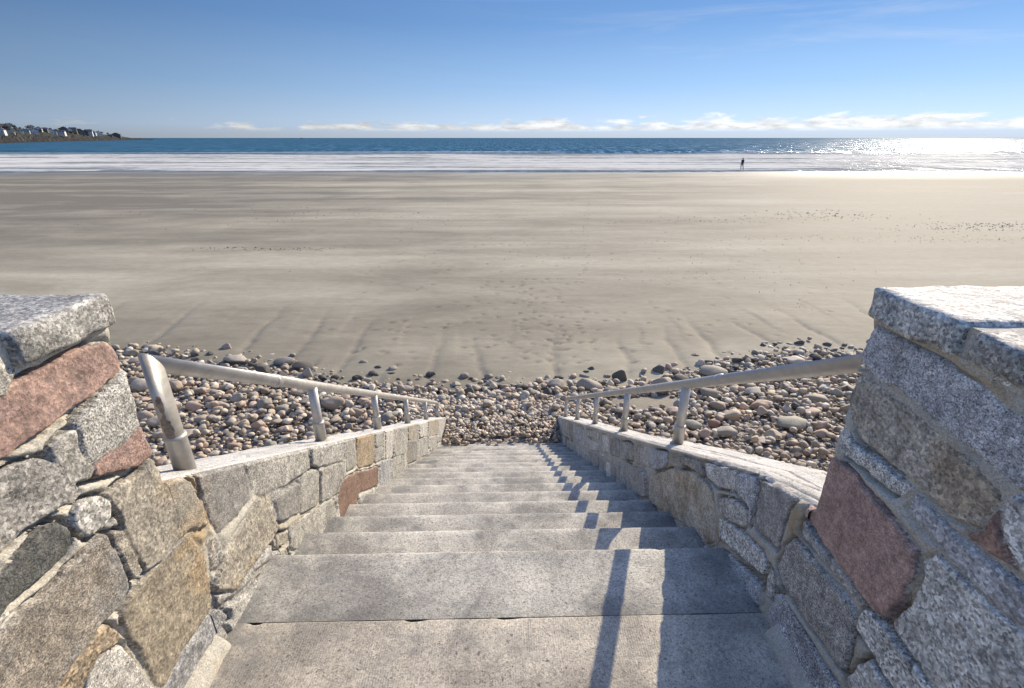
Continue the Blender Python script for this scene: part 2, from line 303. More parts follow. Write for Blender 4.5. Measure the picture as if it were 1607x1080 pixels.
def granite(name,amp=1.,base=None):
    m=M(name); an=m.n('ShaderNodeAttribute',attribute_name='Col'); c=an.outputs['Color']; al=an.outputs['Alpha']
    v1=m.vor(380); v2=m.vor(210); n1=m.noise(230,3,.7)
    g=m.math('ADD',m.math('MULTIPLY',v1,.45),m.math('ADD',m.math('MULTIPLY',v2,.25),m.math('MULTIPLY',n1,.3)))
    g2=m.math('ADD',m.math('MULTIPLY',m.vor(150),.5),m.math('MULTIPLY',m.noise(95,4,.75),.5))
    sel=m.mr(m.math('FRACT',m.math('MULTIPLY',al,31.7)),.40,.55,0,.75)      # some blocks are coarser grained
    g=m.math('ADD',m.math('MULTIPLY',g,m.math('SUBTRACT',1,sel)),m.math('MULTIPLY',g2,sel))
    sp=m.ramp(g,[(.24,.12),(.38,.58),(.52,1.),(.68,1.6),(.82,2.)])
    big=m.ramp(m.noise(11,6,.7),[(.32,.62),(.5,.98),(.68,1.24)])
    fl=m.ramp(m.noise(42,5,.7),[(.35,.68),(.65,1.2)])
    col=m.mix(1,m.mix(1,m.mix(al,c,sp,'MULTIPLY'),big,'MULTIPLY'),fl,'MULTIPLY')
    st=m.ramp(m.noise(3.1,6,.65,vec=m.map((1,1,1),loc=(4,2,9))),[(.62,0),(.78,.55)])
    col=m.mix(st,col,(.20,.15,.09))
    vein=m.ramp(m.noise(6,5,.7,vec=m.map((1,1,2.2),loc=(8,3,5)),dist=1.2),[(.485,0),(.5,.5),(.515,0)])
    col=m.mix(vein,col,(.13,.12,.105))
    lich=m.ramp(m.noise(16,6,.75,vec=m.map(loc=(1,7,2))),[(.62,0),(.7,.55)])
    col=m.mix(lich,col,(.09,.092,.085))
    b=m.bump(m.noise(22,6,.65),.012,.8); b=m.bump(g,.0028,.9,b)
    return m.fin(col,.72,b,.45)
MAT={}
MAT['granite']=granite('granite_stone')
def mortar():
    m=M('mortar'); v=m.vor(330); n=m.noise(40,5,.7)
    col=m.ramp(m.noise(4,6,.7),[(.25,(.31,.29,.235)),(.5,(.45,.42,.345)),(.75,(.52,.49,.415))])
    st=m.ramp(m.noise(3.1,6,.65,vec=m.map(loc=(7,1,3))),[(.54,0),(.68,.8)])
    col=m.mix(st,col,(.34,.235,.11))
    col=m.mix(1,col,m.ramp(v,[(0,.72),(1,1.16)]),'MULTIPLY')
    b=m.bump(n,.008,.8); b=m.bump(v,.0015,.7,b)
    return m.fin(col,.9,b,.2)
MAT['mortar']=mortar()
def cap():
    m=M('wall_cap_stone'); v=m.vor(260); n=m.noise(30,6,.7)
    col=m.ramp(m.noise(5,6,.7),[(.3,(.40,.38,.34)),(.5,(.52,.50,.46)),(.75,(.60,.58,.53))])
    st=m.ramp(m.noise(3.3,6,.7,vec=m.map((2.5,.7,1))),[(.55,0),(.68,.6)])
    col=m.mix(st,col,(.25,.23,.17))
    col=m.mix(1,col,m.ramp(v,[(0,.7),(1,1.15)]),'MULTIPLY')
    b=m.bump(n,.014,.9); b=m.bump(v,.0015,.7,b)
    return m.fin(col,.8,b,.35)
MAT['cap']=cap()
def concrete(name,broom=False):
    m=M(name); v=m.vor(185); v2=m.vor(380); n1=m.noise(110,4,.75)
    g=m.math('ADD',m.math('MULTIPLY',v,.4),m.math('ADD',m.math('MULTIPLY',v2,.25),m.math('MULTIPLY',n1,.35)))
    base=m.ramp(m.noise(2.6,6,.65,dist=.6),[(.36,(.23,.217,.187)),(.49,(.37,.348,.295)),(.62,(.49,.46,.385))])
    sp=m.ramp(g,[(.2,.42),(.38,.85),(.6,1.09),(.8,1.36)])
    col=m.mix(1,base,sp,'MULTIPLY')
    p=m.pos()
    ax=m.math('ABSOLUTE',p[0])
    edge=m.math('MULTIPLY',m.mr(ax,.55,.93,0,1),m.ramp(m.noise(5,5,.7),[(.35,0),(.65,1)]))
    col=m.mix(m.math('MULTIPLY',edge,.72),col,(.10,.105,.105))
    bl=m.ramp(m.noise(5.5,5,.7,vec=m.map((1,1.6,1),loc=(3,3,3))),[(.52,0),(.66,.6)])
    col=m.mix(bl,col,(.18,.18,.172))
    pit=m.ramp(m.noise(62,3,.6),[(.31,1),(.355,0)])
    col=m.mix(m.math('MULTIPLY',pit,.8),col,(.06,.058,.055))
    b=m.bump(m.noise(14,4,.6),.006,.6); b=m.bump(g,.0022,.8,b)
    if not broom:
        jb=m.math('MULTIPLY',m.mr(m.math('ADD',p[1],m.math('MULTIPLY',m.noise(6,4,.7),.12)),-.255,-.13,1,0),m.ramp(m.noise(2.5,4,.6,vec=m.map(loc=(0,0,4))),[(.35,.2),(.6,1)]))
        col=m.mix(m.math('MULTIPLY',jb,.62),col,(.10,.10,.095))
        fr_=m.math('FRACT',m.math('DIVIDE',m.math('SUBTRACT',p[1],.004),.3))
        wear_shade=m.ramp(m.math('ADD',fr_,m.math('MULTIPLY',m.math('SUBTRACT',m.noise(8,4,.7),.5),.12)),[(0,.92),(.55,.93),(.88,1.0),(.95,1.14)])  # worn pale nosing, plus ambient shade painted on the back of each tread
        k2=m.mr(p[1],-.02,.02,0,1); col=m.mix(k2,col,m.mix(1,col,wear_shade,'MULTIPLY'))
    if broom:
        w=m.n('ShaderNodeTexWave',wave_type='BANDS',bands_direction='X'); m.l(m.tc,w.inputs[0]); w.inputs['Scale'].default_value=38; w.inputs['Distortion'].default_value=2.5; w.inputs['Detail'].default_value=4; w.inputs['Detail Scale'].default_value=.6
        k=m.mr(p[1],1.09,1.1,1,0); wv=m.math('MULTIPLY',m.math('MULTIPLY',w.outputs['Fac'],k),m.ramp(m.noise(3),[(.4,.15),(.65,1)]))
        b=m.bump(wv,.0012,.5,b)
        col=m.mix(m.math('MULTIPLY',wv,.13),col,(.62,.6,.56))
        ln=m.math('MULTIPLY',m.mr(m.math('ABSOLUTE',m.math('SUBTRACT',p[1],1.095)),0,.006,1,0),m.ramp(m.noise(9),[(.4,.1),(.6,.6)]))
        col=m.mix(ln,col,(.55,.52,.47))
        col=m.mix(.35,col,m.mix(1,col,(1.18,1.04,.88),'MULTIPLY'))
    return m.fin(col,.85,b,.25)
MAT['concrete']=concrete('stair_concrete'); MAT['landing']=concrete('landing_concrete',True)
def metal():
    m=M('weathered_galvanised_pipe')
    col=m.ramp(m.noise(18,5,.7,vec=m.map((1,.35,1))),[(.3,(.36,.34,.305)),(.6,(.45,.43,.39)),(.8,(.52,.50,.46))])
    ru=m.ramp(m.noise(11,6,.7,vec=m.map(loc=(2,5,1))),[(.66,0),(.76,.6)])
    col=m.mix(ru,col,(.17,.115,.08))
    b=m.bump(m.noise(160,3),.001,.4)
    return m.fin(col,m.mr(m.noise(30),.3,.7,.36,.58),b,.5,.55)
MAT['metal']=metal()
def rust():
    m=M('rust_patch'); col=m.ramp(m.noise(60,5,.7),[(.35,(.15,.12,.10)),(.65,(.33,.28,.235))]); return m.fin(col,.85,m.bump(m.noise(120),.002,.6),.2)
MAT['rust']=rust()
def cobble(name,objcol):
    m=M(name)
    if objcol:
        c=m.n('ShaderNodeObjectInfo').outputs['Color']
    else: c=m.attr()
    n=m.noise(9 if objcol else 14,5,.65); f=m.ramp(n,[(.3,.72),(.7,1.22)])
    v=m.ramp(m.vor(70 if objcol else 120),[(0,.8),(1,1.18)])
    col=m.mix(1,m.mix(1,c,f,'MULTIPLY'),v,'MULTIPLY')
    return m.fin(col,.72,m.bump(m.noise(40,4,.6),.01,.35),.4)
MAT['cobble']=cobble('cobble_stone',True); MAT['shingle']=cobble('shingle_stone',False)
def sand():
    m=M('beach_sand'); p=m.pos(); a=m.n('ShaderNodeAttribute',attribute_name='Col'); ac=m.n('ShaderNodeSeparateColor'); m.l(a.outputs['Color'],ac.inputs[0])
    band=m.noise(1,6,.6,vec=m.map((.035,.33,1)),dist=.4); band2=m.noise(1,5,.6,vec=m.map((.02,.13,1),loc=(3,9,0)))
    blot=m.noise(1,6,.6,vec=m.map((.16,.32,1),loc=(1,4,0)),dist=.6)
    t=m.math('ADD',m.math('MULTIPLY',band,.30),m.math('ADD',m.math('MULTIPLY',band2,.40),m.math('MULTIPLY',blot,.3)))
    t=m.math('ADD',t,m.mr(p[0],-32,8,-.085,.02))  # darker towards the left: lens vignetting put into the sand colour
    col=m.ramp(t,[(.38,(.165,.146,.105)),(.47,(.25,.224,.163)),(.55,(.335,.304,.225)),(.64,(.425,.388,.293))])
    fine=m.ramp(m.noise(55,3,.6),[(.3,.86),(.7,1.12)]); col=m.mix(1,col,fine,'MULTIPLY')
    col=m.mix(1,col,m.ramp(m.noise(1,7,.75,vec=m.map((2.2,4.5,1)),dist=.3),[(.35,.9),(.65,1.08)]),'MULTIPLY')
    # drainage channels are wetter sand (R), shingle bed (G), footprints (B)
    col=m.mix(ac.outputs[0],col,(.17,.15,.125))
    col=m.mix(ac.outputs[2],col,(.12,.10,.08))
    grav=m.ramp(m.vor(26),[(0,(.10,.085,.07)),(.5,(.2,.175,.15)),(1,(.32,.29,.25))])
    col=m.mix(ac.outputs[1],col,grav)
    wet=m.mr(t,.40,.60,.75,.9)
    far=m.mr(p[1],60,77,1,.62)
    rough=m.math('MULTIPLY',wet,far)
    n=m.bump(m.noise(1,5,.6,vec=m.map((1.2,9,1))),.02,.35); n=m.bump(m.noise(45,4,.7),.004,.5,n)
    return m.fin(col,rough,n,.10)
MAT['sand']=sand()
def water():
    m=M('sea_water'); p=m.pos(); y=p[1]
    lo=m.noise(1,4,.6,vec=m.map((.02,.06,1)))
    deep=m.mix(m.ramp(lo,[(.35,0),(.65,1)]),(.018,.070,.112),(.032,.095,.140))
    # foam: broken lines of surf lying parallel to the shore
    f1=m.noise(1,6,.66,vec=m.map((.022,.22,1)),dist=.7); f2=m.noise(1,5,.7,vec=m.map((.3,1.1,1),loc=(5,2,0)))
    surf=m.math('MULTIPLY',m.mr(y,77.5,84,.4,1),m.mr(y,150,178,1,0))
    f=m.math('ADD',m.math('MULTIPLY',f1,.65),m.math('MULTIPLY',f2,.35))
    k=m.math('ADD',m.math('SUBTRACT',f,.5),m.math('MULTIPLY',surf,.105))
    mask=m.ramp(k,[(.05,0),(.12,.95)])
    mask=m.math('MULTIPLY',mask,m.mr(y,166,182,1,0))
    a=m.n('ShaderNodeAttribute',attribute_name='Col'); ac=m.n('ShaderNodeSeparateColor'); m.l(a.outputs['Color'],ac.inputs[0])
    crest=m.math('MULTIPLY',ac.outputs[0],m.ramp(f2,[(.36,0),(.5,1)]))
    mask=m.math('MAXIMUM',mask,crest)
    shal=m.mix(surf,deep,(.17,.185,.18))
    col=m.mix(mask,shal,(.52,.505,.455))
    b1=m.noise(1,4,.65,vec=m.map((.45,.32,1))); b2=m.noise(1,4,.7,vec=m.map((.06,.12,1)))
    h=m.math('ADD',m.math('MULTIPLY',b1,.6),m.math('MULTIPLY',b2,.9))
    n=m.bump(h,1.6,.7)
    # a wind-roughened sea: facets of many slopes, so mean reflectance stays low and only some facets glint
    gn=m.noise(1,5,.7,vec=m.map((.42,.05,1))); gl=m.ramp(gn,[(.49,.08),(.60,1)])

    refl=m.math('MULTIPLY',m.mix(surf,(.26,.26,.26),(.07,.07,.07)),gl)
    refl=m.mix(mask,refl,(.012,.012,.012))
    df=m.n('ShaderNodeBsdfDiffuse'); m.l(col,df.inputs[0]); gs=m.n('ShaderNodeBsdfGlossy'); gs.inputs[0].default_value=(.9,.95,1,1); gs.inputs['Roughness'].default_value=.2; m.l(n,gs.inputs['Normal'])
    mx=m.n('ShaderNodeMixShader'); m.l(refl,mx.inputs[0]); m.l(df.outputs[0],mx.inputs[1]); m.l(gs.outputs[0],mx.inputs[2]); m.l(mx.outputs[0],m.out.inputs[0])
    return m.m
MAT['sea']=water()
def simple(name,c,rough=.8,sc=6,var=.2,bump=.0,spec=.3):
    m=M(name); f=m.ramp(m.noise(sc,5,.65),[(.3,1-var),(.7,1+var)])
    return m.fin(m.mix(1,c,f,'MULTIPLY'),rough,m.bump(m.noise(sc*4,4),bump,.6) if bump else None,spec)
def headland_mat():
    m=M('rocky_headland'); p=m.pos()
    n=m.noise(.16,6,.75); c=m.ramp(n,[(.40,(.004,.004,.004)),(.49,(.014,.013,.011)),(.58,(.032,.028,.022)),(.70,(.15,.135,.11))])
    g=m.ramp(m.noise(.07,4,.6),[(.42,0),(.55,1)]); top=m.mr(p[2],1.5,5,0,1)
    c=m.mix(m.math('MULTIPLY',g,top),c,(.03,.031,.015))
    c=m.mix(m.mr(p[2],-3.1,-1.6,1,0),c,(.012,.013,.016))
    return m.fin(c,.9,m.bump(n,3.,.8),.2)
MAT['headland']=headland_mat()

# ---------------------------------------------------------------- stonework
PAL={'G':(.43,.43,.41),'S':(.38,.375,.35),'W':(.52,.515,.49),'T':(.335,.33,.315),'M':(.265,.26,.25),'D':(.10,.105,.10),'L':(.355,.365,.385),
     'B':(.355,.33,.28),'Y':(.35,.31,.24),'O':(.37,.29,.19),'P':(.36,.235,.185),'R':(.28,.17,.12)}
for k in PAL:
    if k not in 'PRO': PAL[k]=tuple(np.array(PAL[k])*np.array([1.05,1.01,.93]))
def parse(t):
    o=[]
    for l in t.strip().split('\n'):
        k,*n=l.split(); n=np.array(n,float).reshape(-1,2); o.append((k,n))
    return o
def sdist(px,py,poly):
    """signed distance, positive inside"""
    n=len(poly); d=np.full(px.shape,1e9); ins=np.zeros(px.shape,bool)
    for i in range(n):
        a=poly[i];b=poly[(i+1)%n]; ex,ey=b-a; wx=px-a[0];wy=py-a[1]
        t=np.clip((wx*ex+wy*ey)/(ex*ex+ey*ey+1e-12),0,1)
        d=np.minimum(d,(wx-ex*t)**2+(wy-ey*t)**2)
        c=((a[1]<=py)&(b[1]>py))|((b[1]<=py)&(a[1]>py))
        xx=a[0]+(py-a[1])/(ey if abs(ey)>1e-12 else 1e-12)*ex
        ins^=c&(px<xx)
    d=np.sqrt(d); return np.where(ins,d,-d)
def smooth_poly(p):
    q=[]
    n=len(p)
    for i in range(n):
        a,b=p[i],p[(i+1)%n]; q+=[a*.92+b*.08,a*.08+b*.92]
    return np.array(q)
def rows(u0,u1,v0,v1,hs=(.12,.24),ws=(.2,.5),rnd=None,slope=0.):
    """coursed rubble: polygons filling a rectangle"""
    rnd=rnd or random; out=[]; v=v0
    while v<v1:
        h=rnd.uniform(*hs); u=u0-rnd.uniform(0,.2)
        while u<u1:
            w=rnd.uniform(*ws); g=.012; j=lambda:rnd.uniform(-.012,.012)
            p=[(u+g+j(),v+g+j()),(u+w-g+j(),v+g+j()),(u+w-g+j(),v+h-g+j()),(u+g+j(),v+h-g+j())]
            p=[(a,b+slope*(a-u0)) for a,b in p]
            out.append((rnd.choice('GSWTMLBSGTP' if rnd.random()<.4 else 'GSWTSG'),np.array(p))); u+=w
        v+=h
    return out
def stone_field(U,V,polys,fill=None,fillmask=None,seed=0,deep=1.):
    wx=U+.006*vn(U*17,V*17,0,seed)+.003*vn(U*48,V*48,0,seed+7)+.0016*vn(U*130,V*130,0,seed+1)
    wy=V+.006*vn(U*17,V*17,5,seed)+.003*vn(U*48,V*48,5,seed+7)+.0016*vn(U*130,V*130,5,seed+1)
    D=np.full(U.shape,-1.); ID=np.full(U.shape,-1,int); n=0; keys=[]
    allp=[(k,smooth_poly(p),0) for k,p in polys]+[(k,smooth_poly(p),1) for k,p in (fill or [])]
    d1=None
    for k,p,isf in allp:
        if isf and d1 is None: d1=D.copy()
        lo=p.min(0)-.08; hi=p.max(0)+.08
        s=(wx>lo[0])&(wx<hi[0])&(wy>lo[1])&(wy<hi[1])
        if s.any():
            d=sdist(wx[s],wy[s],p)
            if isf:
                d=np.minimum(d,-d1[s]-.02)
                if fillmask is not None: d=np.where(fillmask[s],d,-1)
            cur=D[s]; idc=ID[s]; up=d>cur
            cur[up]=d[up]; D[s]=cur; idc[up]=n; ID[s]=idc
        keys.append(k); n+=1
    D=D+(.006 if seed<30 else -.002); inside=D>0
    rnd=np.random.default_rng(seed+11); pr=rnd.uniform(.005,.013,n+1); ta=rnd.uniform(-.03,.03,(n+1,2)); tint=rnd.uniform(.88,1.1,n+1)
    cen=np.array([p.mean(0) for _,p,_ in allp]+[[0,0]]); 
    idx=np.where(inside,ID,n)
    tilt=ta[idx,0]*(U-cen[idx,0])+ta[idx,1]*(V-cen[idx,1])
    rough=.004*fbm(U*9,V*9,0,5,seed+5)+.002*fbm(U*70,V*70,0,3,seed+6)
    edge=sstep(0,.006,D)**.7
    hs=(pr[idx]+tilt)*edge+rough*edge
    gap=sstep(.12,.3,vn(U*5.,V*5.,3,seed+2))*sstep(-.012,-.006,D)*deep
    hm=.0045+.0035*fbm(U*16,V*16,9,3,seed+8)+.001*fbm(U*90,V*90,9,2,seed+9)-.013*sstep(.0065,0,np.abs(D+.0055))*sstep(-.35,.25,vn(U*9,V*9,4,seed+12))+.007*sstep(-.004,-.03,D)-.055*gap
    H=np.where(inside,np.maximum(hs,hm),hm)
    pal=np.array([PAL[k] for k in keys]+[(.4,.38,.34)])
    C=pal[idx]*(.80 if seed<30 else 1.2)*tint[idx][...,None]*(1+.10*fbm(U*6,V*6,2,3,seed+3)[...,None])  # left walls darkened, right lightened: uneven brightness put into the stone colour
    kk=np.array([{'B':.55,'Y':.8,'O':.9,'M':.25,'T':.2}.get(k,0) for k in keys]+[0])
    stn=(kk[idx]*sstep(.02,.35,fbm(U*5+3,V*5,0,4,seed+21)))[...,None]; C=C*(1-stn)+np.array([.34,.245,.135])*stn
    gr=rnd.uniform(.7,1.,n+1)*np.array([.6 if k in 'PR' else .75 if k in 'BYM' else 1 for k in keys]+[1])
    C=np.concatenate([C,gr[idx][...,None]],-1)
    ID=np.where(inside,ID,-1)
    return H,C,ID,keys
def emit_face(X,Y,Z,C,ID,keys,parent,flip,names=('stonework','mortar','granite_block')):
    nu,nv=X.shape; f=grid_faces(nu,nv,flip); v=np.stack([X,Y,Z],-1).reshape(-1,3); c=C.reshape(-1,4); idf=ID.ravel()[f]
    s=(idf>=0).sum(1)>=2; fid=idf.max(1)
    pink=np.array([k in 'P' for k in keys]+[False])
    def sub(mask,name,mat,label=None):
        ff=f[mask]
        if len(ff)<4: return
        u,inv=np.unique(ff,return_inverse=True); o=obj_np(name,v[u],inv.reshape(-1,4),mat,parent,c[u])
        if label: o['label']=label
        return o
    ng=(nu-1,nv-1); mg=(~s).reshape(ng); seen=np.zeros(ng,bool); sg=s.reshape(ng)
    for i0,j0 in np.argwhere(mg):
        if seen[i0,j0]: continue
        q=[(i0,j0)]; seen[i0,j0]=True; comp=[]
        while q:
            i,j=q.pop(); comp.append((i,j))
            for a,b_ in ((i+1,j),(i-1,j),(i,j+1),(i,j-1)):
                if 0<=a<ng[0] and 0<=b_<ng[1] and mg[a,b_] and not seen[a,b_]: seen[a,b_]=True; q.append((a,b_))
        if len(comp)<350:
            for i,j in comp: sg[i,j]=True
    s=sg.ravel(); isp=s&pink[fid]
    sub(s&~isp,names[0],MAT['granite']); sub(~s,names[1],MAT['mortar'])
    for i in np.unique(fid[isp]): 
        if (isp&(fid==i)).sum()>60: sub(isp&(fid==i),names[2],MAT['granite'],'pink granite block')
        else: sub(isp&(fid==i),names[0],MAT['granite'])
def wt(side,y):
    if side<0: return .465-(y-1.554)*.577
    return np.interp(y,[-2,1.15,1.46,2.29,3.41,7.34],[.575,.56,.455,-.015,-.655,-2.89])
def nosing(y): return -(y-1.554)*.577

def build_seawall(side,label):
    X0=XL if side<0 else XR; X0=abs(X0); polys=parse(LEFT if side<0 else RIGHT); sd=3 if side<0 else 40
    t=empty('seawall',(side*X0,1.0,0)); tag(t,label,'seawall','the two halves of the seawall either side of the steps'); inv=Matrix.Translation((-side*X0,-1.0,0))
    kids0=set(COL.objects)
    # inner face towards the steps
    ys=np.concatenate([np.arange(-.8,.46,.02),np.arange(.46,1.1501,.004)]); ys[-1]=1.15; zs=np.arange(-.06,1.19,.004)
    Y,Z=np.meshgrid(ys,zs,indexing='ij')
    fr=random.Random(5+side); fill=rows(-.85,.95,-.06,1.2,rnd=fr)
    fm=Y<(.50+.26*Z if side<0 else .50+.26*Z)
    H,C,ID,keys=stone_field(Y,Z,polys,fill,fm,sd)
    base=sstep(.075,.035,Z+.01*vn(Y*5,Z*0))
    H=H*(1-base)+base*(.012+.03*sstep(.07,0.,Z)+.002*vn(Y*30,Z*30)); ID=np.where(base>.25,-1,ID)
    top=Z>wt(side,Y)+.0
    H=H-np.where(top,.028*(1-np.sqrt(np.clip(1-((Y-1.122)/.028).clip(0,1)**2,0,1))),0)*(1+.5*vn(Y*0,Z*22))
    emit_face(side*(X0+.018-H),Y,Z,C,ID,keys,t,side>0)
    # seaward face above and beyond the stair wall
    xs=np.concatenate([np.arange(.046,.5,.01),np.arange(.5,6.,.03),np.arange(6.,13.5,.25)])
    zs=np.concatenate([np.arange(-3.2,.3,.03),np.arange(.3,1.19,.01)])
    U,V=np.meshgrid(xs,zs,indexing='ij'); fr=random.Random(55+side)
    H,C,ID,keys=stone_field(U,V,rows(0.02,13.5,-3.2,1.2,(.2,.34),(.3,.8),fr),seed=sd+2)
    emit_face(side*(X0+U),1.132+H,V,C,ID,keys,t,side>0)
    # body, behind the faces
    bm=bmesh.new(); bx(bm,*sorted((side*(X0+.045),side*(X0+13.4))),.88,1.12,-3.2,1.185); bx(bm,*sorted((side*(X0+.045),side*(X0+.46))),-.8,.88,-.5,1.185)
    bx(bm,*sorted((side*(X0+.0),side*(X0+.46))),-.83,-.80,-.5,1.185)
    bm_obj('wall_core',bm,MAT['mortar'],t)
    # copings: rock faced granite slabs
    def coping(x0,x1,y0,y1,z0,z1,c,seed):
        n=[max(4,int((b-a)/.012)) if (b-a)<.7 else int((b-a)/.03) for a,b in ((x0,x1),(y0,y1),(z0,z1))]
        bm=bmesh.new(); bx(bm,x0,x1,y0,y1,z0,z1)
        for ax,k in enumerate(n):
            lo=(x0,y0,z0)[ax];hi=(x1,y1,z1)[ax]
            for i in range(1,k):
                co=[0,0,0];co[ax]=lo+(hi-lo)*i/k;no=[0,0,0];no[ax]=1
                bmesh.ops.bisect_plane(bm,geom=bm.verts[:]+bm.edges[:]+bm.faces[:],plane_co=co,plane_no=no)
        P=np.array([v.co[:] for v in bm.verts]); cx=np.array([(x0+x1)/2,(y0+y1)/2,(z0+z1)/2]); h=np.array([x1-x0,y1-y0,z1-z0])/2
        q=P-cx; r=.012; inner=np.clip(q,-(h-r),h-r); dd=q-inner; L=np.linalg.norm(dd,axis=1,keepdims=True)+1e-9
        q=inner+dd/L*r*(L>1e-6)
        P2=cx+q
        N=np.stack([fbm(P[:,0]*14,P[:,1]*14,P[:,2]*14,4,seed+i) for i in range(3)],-1); topm=(np.abs(P[:,2]-z1)<.004)[:,None]&(np.abs(q[:,:2])<(h[:2]-.02)).all(1)[:,None]
        P2+=N*np.where(topm,.0015,.011)
        for v,p in zip(bm.verts,P2): v.co=p
        me=bpy.data.meshes.new('coping_stone'); bmesh.ops.recalc_face_normals(bm,faces=bm.faces); bm.to_mesh(me); bm.free(); me.materials.append(MAT['granite'])
        for p in me.polygons: p.use_smooth=True
        a=me.color_attributes.new('Col','FLOAT_COLOR','POINT'); a.data.foreach_set('color',np.tile(np.array([*c,.9],np.float32),len(me.vertices)))
        return link(bpy.data.objects.new('coping_stone',me),t)
    fr=random.Random(91+side); xa=X0-.012; first=True
    while xa<13.3:
        w=1.25 if first else fr.uniform(.9,1.6); c=np.array(PAL['G'])*(fr.uniform(.9,1.1)); first=False
        coping(*sorted((side*xa,side*(xa+w-.012))),.885,1.148,1.183,1.262+fr.uniform(-.003,.003),c*(.78 if side<0 else 1.1),int(xa*10)); xa+=w  # left copings darkened, right lightened, carrying the light falloff in their colour
    for (y0,y1,k,dz) in ((.62,.868,'S',-.004),(.18,.60,'G',-.01),(-.3,.165,'T',-.002),(-.83,-.315,'G',-.006)):
        coping(*sorted((side*(X0-.006),side*(X0+.48))),y0,y1,1.183,1.256+dz,np.array(PAL[k]),int(y0*50)+9)
    # bed joint under the copings
    bm=bmesh.new(); bx(bm,*sorted((side*(X0+.012),side*(X0+13.3))),.89,1.135,1.17,1.19); bx(bm,*sorted((side*(X0+.008),side*(X0+.46))),-.8,.90,1.17,1.252)
    bm_obj('mortar',bm,MAT['mortar'],t)
    for o in set(COL.objects)-kids0: o.data.transform(inv)
    return t

def build_stair_wall(side,label):
    X0=abs(XL if side<0 else XR); polys=parse(LEFT if side<0 else RIGHT); sd=3 if side<0 else 40
    t=empty('stair_wall',(side*X0,4.,-1.)); tag(t,label,'stone wall','low stone walls flanking the steps'); inv=Matrix.Translation((-side*X0,-4.,1.)); kids0=set(COL.objects)
    YE=7.12; ys=[1.1502]
    while ys[-1]<YE: ys.append(ys[-1]+.0037*ys[-1]**1.0)
    ys=np.array(ys); nv=112; tt=np.linspace(0,1,nv)
    Y=np.repeat(ys[:,None],nv,1); zt=wt(side,Y)-.008; zb=np.where(Y<1.6,-.2,0)+np.minimum(nosing(Y)-.25,9); zb=np.maximum(zb,-3.1+0*Y)
    zb=np.minimum(zb,zt-.3); Z=zb+(zt-zb)*tt[None,:]
    fr=random.Random(15+side); fill=[(k,p) for k,p in rows(1.1,7.3,-.9,.42,(.12,.2),(.18,.42),fr,-.577)]
    lim=5.2 if side<0 else 6.6
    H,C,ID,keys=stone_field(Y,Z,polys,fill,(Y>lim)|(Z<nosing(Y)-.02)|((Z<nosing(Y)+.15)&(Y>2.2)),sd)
    # two rows turning over the top
    X=side*(X0+.018-H)
    drop=sstep(.985,1.,tt)[None,:]*.006
    Xt1=X[:,-1:]+side*.012; Xt2=side*(X0+.06)+0*Xt1
    X=np.concatenate([X,Xt1,Xt2],1); Yx=np.concatenate([Y,Y[:,-1:],Y[:,-1:]],1); Zx=np.concatenate([Z-drop,Z[:,-1:]+.006,Z[:,-1:]+.004],1)
    C=np.concatenate([C,C[:,-1:],C[:,-1:]],1); ID=np.concatenate([ID,ID[:,-1:],ID[:,-1:]],1)
    emit_face(X,Yx,Zx,C,ID,keys,t,side>0)
    # outer face and end face
    wd=lambda y: .27+.03*np.sin(y*1.3)
    Y,Tn=np.meshgrid(np.arange(1.16,YE+.01,.03),np.linspace(0,1,60),indexing='ij'); zt=wt(side,Y)-.01; Z=-3.3+(zt+3.3)*Tn
    H,C,ID,keys=stone_field(Y,Z,rows(1.,7.3,-3.4,4.5,(.15,.28),(.25,.6),random.Random(77+side),-.577),seed=sd+4)
    emit_face(side*(X0+wd(Y)-.02+H),Y,Z,C,ID,keys,t,side<0)
    U,V=np.meshgrid(np.arange(0,.29,.012),np.arange(-3.3,wt(side,YE),.012),indexing='ij')
    H,C,ID,keys=stone_field(U,V,rows(0,.3,-3.3,-2.6,(.1,.18),(.12,.2),random.Random(7+side)),seed=sd+6)
    emit_face(side*(X0+.01+U),YE-.015+H,V,C,ID,keys,t,side>0)
    # cap: stone tops bedded in pale cement, following the slope, with long cracks
    us=np.linspace(0,1,46); ysc=[1.15]
    while ysc[-1]<YE+.01: ysc.append(ysc[-1]+.006*ysc[-1])
    Yc,Uc=np.meshgrid(np.array(ysc),us,indexing='ij'); wloc=wd(Yc)-.03+.01*vn(Yc*6,0*Yc,4)
    Xc=X0+.022+Uc*wloc
    cr=np.abs(vn(Uc*3.2+.6*vn(Yc*1.6,Uc*0,1),Yc*.55,2,sd)); cr2=np.abs(vn(Uc*1.5,Yc*2.4+.8*vn(Uc*3,Yc,3),7,sd))
    dz=.006*fbm(Uc*5,Yc*5,0,4,sd)-.014*sstep(.05,.0,cr)-.010*sstep(.04,.0,cr2)
    ed=np.minimum(Uc,1-Uc)*.25
    Zc=wt(side,Yc)+.004+dz-.012*sstep(.018,0,ed)
    # crack pockets between cap stones go dark with dirt and lichen
    obj_np('cap',np.stack([side*Xc,Yc,Zc],-1).reshape(-1,3),grid_faces(*Yc.shape,side<0),MAT['cap'],t)
    bm=bmesh.new()
    vs=[]
    for y in (1.15,YE-.02):
        for x in (X0+.045,X0+.22):
            for z in (-3.3,float(wt(side,y))-.02): vs.append(bm.verts.new((side*x,y,z)))
    for q in ((0,1,3,2),(4,5,7,6),(0,1,5,4),(2,3,7,6),(1,3,7,5),(0,2,6,4)): bm.faces.new([vs[i] for i in q])
    bm_obj('wall_core',bm,MAT['mortar'],t)
    for o in set(COL.objects)-kids0: o.data.transform(inv)
    return t

